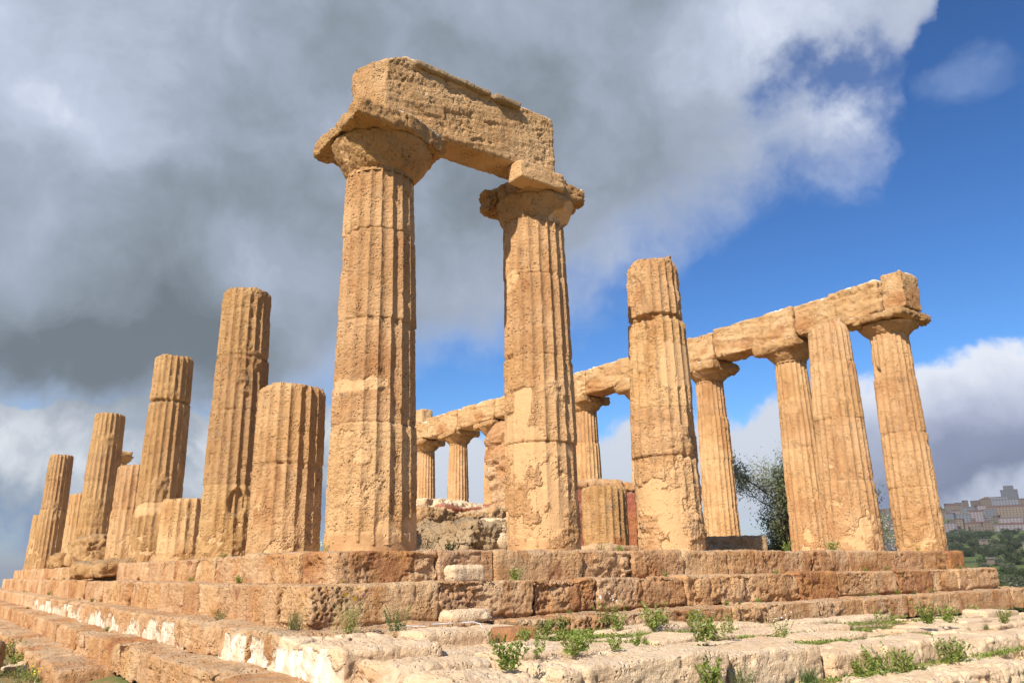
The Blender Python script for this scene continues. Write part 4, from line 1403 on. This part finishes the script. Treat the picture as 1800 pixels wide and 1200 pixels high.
for i in range(900):
    x, y = gr.uniform(-5.5, -3.0), gr.uniform(4.5, 22)
    V, F = blades(i, 10, gr.uniform(.08, .22), .9, .004)
    V = V * np.array([2.5, 2.5, 1]) + np.array([x, y, -1.92])
    Vs.append(V)
    Fs.append(F + off)
    off += len(V)
mb = MB()
mb.add(np.concatenate(Vs), np.concatenate(Fs))
tag(mb.obj('grass', M_STRAW, smooth=False), 'dry yellow-green grass on the ground at lower left', 'grass', None, 'stuff')
for i, (x, y, q) in enumerate([(-3.0, 7.6, .10), (-3.25, 7.1, .13), (-3.05, 6.8, .09), (-2.95, 6.2, .07), (-3.4, 7.9, .08)]):
    rock((x, y, -1.93), (q * 2.4, q * 1.8, q), 700 + i, 'small pale stone lying in the dry grass', M_PALE, i, q * .4, .01, .0, cat='stone', name='loose_stone', group='small stones in the dry grass', pits=0, chip=.0)
rock((-3.62, 6.65, -2.0), (.38, .4, .62), 711, 'dark brown stone at the lower left corner of the picture', M_DARK, .3, .15, .04, cat='stone', name='dark_stone')

# ------------------------------------------------------------------ trees
def tube(mb, pts, radii, n=8):
    P = [np.array(p, float) for p in pts]
    ring = np.linspace(0, 2 * PI, n, endpoint=False)
    V = []
    for i, p in enumerate(P):
        dv = P[min(i + 1, len(P) - 1)] - P[max(i - 1, 0)]
        dv /= np.linalg.norm(dv) + 1e-9
        a = np.cross(dv, [.3, .1, 1.0]) if abs(dv[2]) < .95 else np.cross(dv, [1.0, 0, 0])
        a /= np.linalg.norm(a)
        b = np.cross(a, dv)
        V.append(p + radii[i] * (np.cos(ring)[:, None] * a + np.sin(ring)[:, None] * b))
    mb.add(np.concatenate(V), grid_faces(n, len(P), wrap=True))


def branching(seed, base, h, spread, levels=4, kids=4, r0=.13, up_bias=.75, first_dir=(0, 0, 1)):
    g = np.random.RandomState(seed)
    mb = MB()
    tips = []
    def grow(p, dv, L, r, lev):
        n = 5
        pts, rad = [p], [r]
        q, dd = p.copy(), dv.copy()
        for i in range(n):
            dd = dd + g.normal(size=3) * .16
            dd[2] += .05
            dd /= np.linalg.norm(dd)
            q = q + dd * L / n
            pts.append(q.copy())
            rad.append(r * (1 - .45 * (i + 1) / n))
            if lev >= levels - 1:
                tips.append((q.copy(), dd.copy(), lev))
        tube(mb, pts, rad, 8 if lev < 2 else 5)
        if lev < levels:
            for k in range(kids + (lev == 0)):
                t_ = g.uniform(.35, 1.0) if k else 1.0
                b0 = pts[int(t_ * n)]
                a = g.uniform(0, 2 * PI)
                s_ = np.array([math.cos(a), math.sin(a), g.uniform(-.1, .5)])
                d2 = dd * up_bias + s_ * spread
                d2 /= np.linalg.norm(d2)
                grow(np.array(b0), d2, L * g.uniform(.55, .8), rad[-1] * .75, lev + 1)
    fd = np.array(first_dir, float)
    grow(np.array(base, float), fd / np.linalg.norm(fd), h * .34, r0, 0)
    return mb, tips


def foliage(seed, tips, per, L, w, sprd):
    g = np.random.RandomState(seed)
    lv = []
    for (p, dv, lev) in tips:
        for _ in range(per):
            q = p + g.normal(size=3) * sprd
            a = g.normal(size=3)
            a[2] += .3
            lv.append(leaf(None, q, a, L * g.uniform(.6, 1.2), w, g.normal(size=3), .0))
    return leaf_mesh(lv)


t = thing('olive_tree', (19.6, 7.0, -2.3), 'grey-green olive tree with open crown rising between the far-flank columns', 'tree')
mbt, tips = branching(42, (19.6, 7.2, -2.3), 9.0, .85, 4, 4, .17, .78)
mbt.obj('trunk', M_BARK, t)
mb2 = MB()
mb2.add(*foliage(43, tips, 20, .10, .019, .20))
mb2.obj('crown', M_OLIVE, t, smooth=False)
t = thing('olive_tree', (23.6, 5.4, -2.6), 'lower olive tree standing right behind the taller one', 'tree')
mbt, tips = branching(47, (22.4, 7.3, -2.6), 6.4, .95, 4, 4, .13, .8)
mbt.obj('trunk', M_BARK, t)
mb2 = MB()
mb2.add(*foliage(48, tips, 14, .10, .02, .2))
mb2.obj('crown', M_OLIVE, t, smooth=False)
t = thing('almond_tree', (26.2, 6.1, -2.8), 'dark-twigged almond tree in blossom glimpsed between the two rightmost columns', 'tree')
mbt, tips = branching(51, (25.0, 6.7, -2.8), 5.6, .6, 4, 4, .12, .75)
mbt.obj('trunk', M_BARK, t)
mb2 = MB()
mb2.add(*foliage(52, tips, 3, .07, .03, .16))
mb2.obj('blossom', M_BLOSSOM, t, smooth=False)

# hillside trees: a few crowns copied over the slope
def crown(seed, n, lumps, leafL, squash=.75):
    g = np.random.RandomState(seed)
    C = g.normal(size=(lumps, 3)) * np.array([.42, .42, .26])
    C[:, 2] += .62
    R_ = g.uniform(.26, .46, lumps)
    lv = []
    for i in range(n):
        k = g.randint(lumps)
        v = g.normal(size=3)
        v /= np.linalg.norm(v)
        p = C[k] + v * R_[k] * g.uniform(.72, 1.08)
        if p[2] < .05:
            p[2] = g.uniform(.05, .3)
        a = g.normal(size=3) + v * .4
        lv.append(leaf(None, p, a, leafL * g.uniform(.6, 1.3), leafL * .36, g.normal(size=3), 0))
    return leaf_mesh(lv)


protos = []
for k in range(5):
    e = bpy.data.objects.new('hillside_tree', None)
    COL.objects.link(e)
    e['_o'] = [0.0, 0.0, 0.0]
    tag(e, 'rounded evergreen tree on the slope below the town', 'tree', 'trees on the slope below the town')
    mb = MB()
    tube(mb, [(0, 0, -.15), (.02, 0, .2), (0, .03, .5)], [.07, .05, .03], 6)
    mb.obj('trunk', M_BARK, e)
    mb = MB()
    mb.add(*crown(60 + k, 1500, 7 + k, .12))
    mb.obj('crown', [M_FOL, M_FOL, M_FOLG, M_FOL, M_FOLG][k], e, smooth=False)
    protos.append(e)
rng = random.Random(77)
first = set()
n_t = 0
spots = []
for r_lo, r_hi, n, s_lo, s_hi in [(60, 130, 16, 1.6, 3.0), (130, 300, 40, 2.2, 4.2), (300, 600, 60, 3.0, 5.5), (600, 1000, 75, 4.5, 8), (1000, 1400, 88, 6, 11)]:
    for i in range(n):
        spots.append((rng.uniform(r_lo, r_hi), rng.uniform(17.5, 29.5), rng.uniform(s_lo, s_hi)))
for (r_, a_, sc) in spots:
    x, y = CAM[0] + r_ * math.cos(math.radians(a_)), CAM[1] + r_ * math.sin(math.radians(a_))
    k = rng.choice([0, 1, 3, 4, 2] if r_ < 600 else [0, 1, 3, 0, 2])
    z = terr_h(x, y)
    s3 = (sc, sc, sc * rng.uniform(.7, 1.0))
    if k in first:
        dup(protos[k], (x, y, z), rng.uniform(0, 6.28), s3)
    else:
        first.add(k)
        protos[k].location = (x, y, z)
        protos[k].scale = s3

# ------------------------------------------------------------------ the town on the ridge
def facade(name, wall, dark, sx_=5.2, sz_=4.2, trim=None):
    mt, T = new_mat(name)
    tcn = T.n('ShaderNodeTexCoord')
    ob = tcn.outputs['Object']
    s_ = T.n('ShaderNodeSeparateXYZ', i0=ob)
    u = T.math('FRACT', T.math('DIVIDE', T.math('ADD', s_.outputs[0], s_.outputs[1]), sx_))
    v = T.math('FRACT', T.math('DIVIDE', s_.outputs[2], sz_))
    win = T.math('MULTIPLY', T.math('MULTIPLY', T.math('GREATER_THAN', u, .30), T.math('LESS_THAN', u, .72)),
                 T.math('MULTIPLY', T.math('GREATER_THAN', v, .30), T.math('LESS_THAN', v, .82)))
    nz = T.n('ShaderNodeSeparateXYZ', i0=T.n('ShaderNodeNewGeometry').outputs['Normal']).outputs[2]
    win = T.math('MULTIPLY', win, T.math('LESS_THAN', T.math('ABSOLUTE', nz), .3))
    rnd = T.n('ShaderNodeObjectInfo').outputs['Random']
    c = T.n('ShaderNodeHueSaturation', Color=wall, Value=T.math('ADD', .8, T.math('MULTIPLY', rnd, .4))).outputs[0]
    slab_ = T.math('LESS_THAN', v, .10)
    c = T.mix(T.math('MULTIPLY', slab_, .35), c, (.12, .11, .11))
    c = T.mix(win, c, dark)
    pr = T.n('ShaderNodeBsdfPrincipled', Base__Color=c, Roughness=.8)
    T.n('ShaderNodeOutputMaterial', Surface=pr.outputs[0])
    return mt


F_GREY = facade('grey_facade', (.12, .13, .15), (.045, .05, .06))  # cloud shadow over the town is put into these darkened wall colours
F_PINK = facade('pinkish_white_facade', (.19, .165, .18), (.06, .05, .055), 5.0, 3.4)
F_OCHRE = facade('ochre_facade', (.15, .115, .085), (.045, .035, .03))
F_BROWN = facade('brown_facade', (.11, .08, .062), (.035, .028, .025))
F_DARK = facade('slate_facade', (.10, .11, .125), (.04, .045, .055), 3.0, 3.3)
M_ROOF = simple('terracotta_roof', (.095, .055, .045), (.125, .07, .055), .3)
M_FLAT = simple('flat_roof', (.13, .125, .125), (.10, .095, .10), .3)


def building(az_, el_base, r_, w, h, dp, fac, label, roof='flat', tower=None, rotd=0.0, group=None):
    if 'tower' not in label and group is None:
        h, w = h * .66, w * .86
    a = math.radians(az_)
    x, y = CAM[0] + r_ * math.cos(a), CAM[1] + r_ * math.sin(a)
    z = CAM[2] + r_ * math.tan(math.radians(el_base))
    e = bpy.data.objects.new('building', None)
    COL.objects.link(e)
    e.location = (x, y, z)
    e.rotation_euler = (0, 0, a + math.pi / 2 + math.radians(rotd))
    e['_o'] = [0.0, 0.0, 0.0]
    tag(e, label, 'building', group)
    def box(x0, y0, z0, x1, y1, z1, mb):
        V = np.array([[x0, y0, z0], [x1, y0, z0], [x1, y1, z0], [x0, y1, z0], [x0, y0, z1], [x1, y0, z1], [x1, y1, z1], [x0, y1, z1]], float)
        mb.add(V, [[0, 1, 5, 4], [1, 2, 6, 5], [2, 3, 7, 6], [3, 0, 4, 7], [4, 5, 6, 7], [3, 2, 1, 0]])
    mb = MB()
    box(-w / 2, -dp / 2, -30 if r_ > 1300 else -.6 * h, w / 2, dp / 2, h, mb)
    if tower:
        tx, tw, th_ = tower
        box(tx - tw / 2, -dp * .3, h + .01, tx + tw / 2, dp * .3, h + th_, mb)
    mb.obj('wall', fac, e, smooth=False)
    mb = MB()
    if roof == 'tile':
        V = np.array([[-w / 2 - .6, -dp / 2 - .6, h + .03], [w / 2 + .6, -dp / 2 - .6, h + .03], [w / 2 + .6, dp / 2 + .6, h + .03], [-w / 2 - .6, dp / 2 + .6, h + .03],
                      [-w / 2 + dp * .3, 0, h + dp * .20], [w / 2 - dp * .3, 0, h + dp * .20]], float)
        mb.add(V, [[0, 1, 5, 4], [2, 3, 4, 5]])
        mb.add(V, [[1, 2, 5], [3, 0, 4]])
        mb.obj('roof', M_ROOF, e, smooth=False)
    else:
        box(-w / 2 - .4, -dp / 2 - .4, h + .03, w / 2 + .4, dp / 2 + .4, h + .9, mb)
        mb.obj('roof', M_FLAT, e, smooth=False)
    return e


def mpp(r_):            # metres per degree at distance r
    return r_ * math.pi / 180


# landmarks, from left to right
building(24.35, 1.85, 1500, 26, 20, 14, F_PINK, 'pale block at the left foot of the town beside the corner column', 'flat')
building(23.45, 2.25, 1600, 26, 26, 16, F_GREY, 'pale grey church-like building with a slim body left of the red-roofed hall', 'flat', (-4, 9, 12))
building(22.85, 2.55, 1650, 32, 20, 16, F_PINK, 'white building with broad red-brown panel and tiled roof', 'tile')
building(22.9, 2.05, 1520, 34, 9, 18, F_OCHRE, 'low yellowish building with tiled roof in front of the white one', 'tile')
building(21.0, 1.72, 1480, 52, 17, 14, F_PINK, 'long pinkish apartment block, lowest on the slope at centre right', 'tile')
building(20.95, 2.18, 1560, 40, 15, 14, F_PINK, 'second pinkish apartment block directly above the lowest one', 'flat')
building(19.2, 2.02, 1500, 50, 15, 14, F_PINK, 'long pinkish apartment block toward the right edge', 'tile')
building(20.9, 2.78, 1720, 80, 20, 16, F_OCHRE, 'very long ochre building with dark red roof in mid town', 'tile')
building(21.95, 2.62, 1700, 22, 22, 16, F_GREY, 'pale banded block left of the very long ochre building', 'flat')
building(21.05, 3.02, 1850, 46, 20, 18, F_GREY, 'wide grey apartment block below the stepped tower', 'flat')
building(20.75, 3.60, 1880, 30, 20, 18, F_DARK, 'dark stepped tower block crowning the ridge', 'flat', (0, 18, 9))
building(21.35, 3.35, 1860, 30, 15, 16, F_GREY, 'lower grey wing left of the stepped tower', 'flat')
building(18.95, 3.2, 1900, 26, 58, 18, F_BROWN, 'tall brown slab tower at the right edge of the picture', 'flat')
building(18.3, 3.2, 1900, 20, 64, 18, F_DARK, 'tallest dark slab tower next to the brown one', 'flat')
building(23.9, 3.25, 1900, 36, 9, 16, F_OCHRE, 'ochre villa on the ridge line at left', 'tile')
building(22.0, 3.3, 1900, 26, 14, 16, F_OCHRE, 'domed-looking ochre house on the ridge left of the towers', 'tile', (0, 10, 5))
building(22.6, 1.10, 900, 9, 4, 6, F_BROWN, 'small pinkish ruined farmhouse alone among the dark trees', 'flat')
building(22.4, -.05, 420, 3.6, 2.0, 2, F_BROWN, 'tiny sunlit wall fragment among the olive trees', 'flat')
building(20.2, .75, 560, 9, 4, 6, F_OCHRE, 'pale terraced house among the olives at the right edge', 'flat')
rng = random.Random(5)
labs = 'small house crowded into the hillside town'
for row, (r_, el_) in enumerate([(1520, 1.92), (1580, 2.15), (1650, 2.38), (1720, 2.62), (1790, 2.86), (1860, 3.08), (1930, 3.26), (1990, 3.42)]):
    a_ = 17.3 + rng.uniform(0, .4)
    while a_ < 29.0:
        w = rng.uniform(9, 21)
        if rng.random() < .8:
            building(a_ + rng.uniform(-.1, .1), el_ + rng.uniform(-.1, .08) - .15 * sstep(np.array(a_), 24, 29), r_ + rng.uniform(-30, 30), w, rng.uniform(5, 10), rng.uniform(8, 13), rng.choice([F_BROWN, F_OCHRE, F_GREY, F_BROWN, F_PINK, F_OCHRE]),
                     labs, rng.choice(['flat', 'tile', 'tile']), None, rng.uniform(-25, 25), 'houses of the hillside town')
        a_ += w / mpp(r_) * rng.uniform(1.1, 1.9)

mt = bpy.data.materials.new('haze_air')
mt.use_nodes = True
T = NT(mt.node_tree)
pv = T.n('ShaderNodeVolumePrincipled', Color=(.72, .78, .88), Density=.00009, Anisotropy=.3)
T.n('ShaderNodeOutputMaterial', Volume=pv.outputs[0])
mb = MB()
hx0, hx1, hy0, hy1, hz0, hz1 = -56000, 56000, -56000, 56000, -220, 300
V = np.array([[hx0, hy0, hz0], [hx1, hy0, hz0], [hx1, hy1, hz0], [hx0, hy1, hz0], [hx0, hy0, hz1], [hx1, hy0, hz1], [hx1, hy1, hz1], [hx0, hy1, hz1]], float)
mb.add(V, [[0, 1, 5, 4], [1, 2, 6, 5], [2, 3, 7, 6], [3, 0, 4, 7], [4, 5, 6, 7], [3, 2, 1, 0]])
tag(mb.obj('haze', mt, smooth=False), 'thin haze in the air over the valley and town', 'haze', None, 'stuff')

for o in bpy.data.objects:
    if '_o' in o:
        del o['_o']
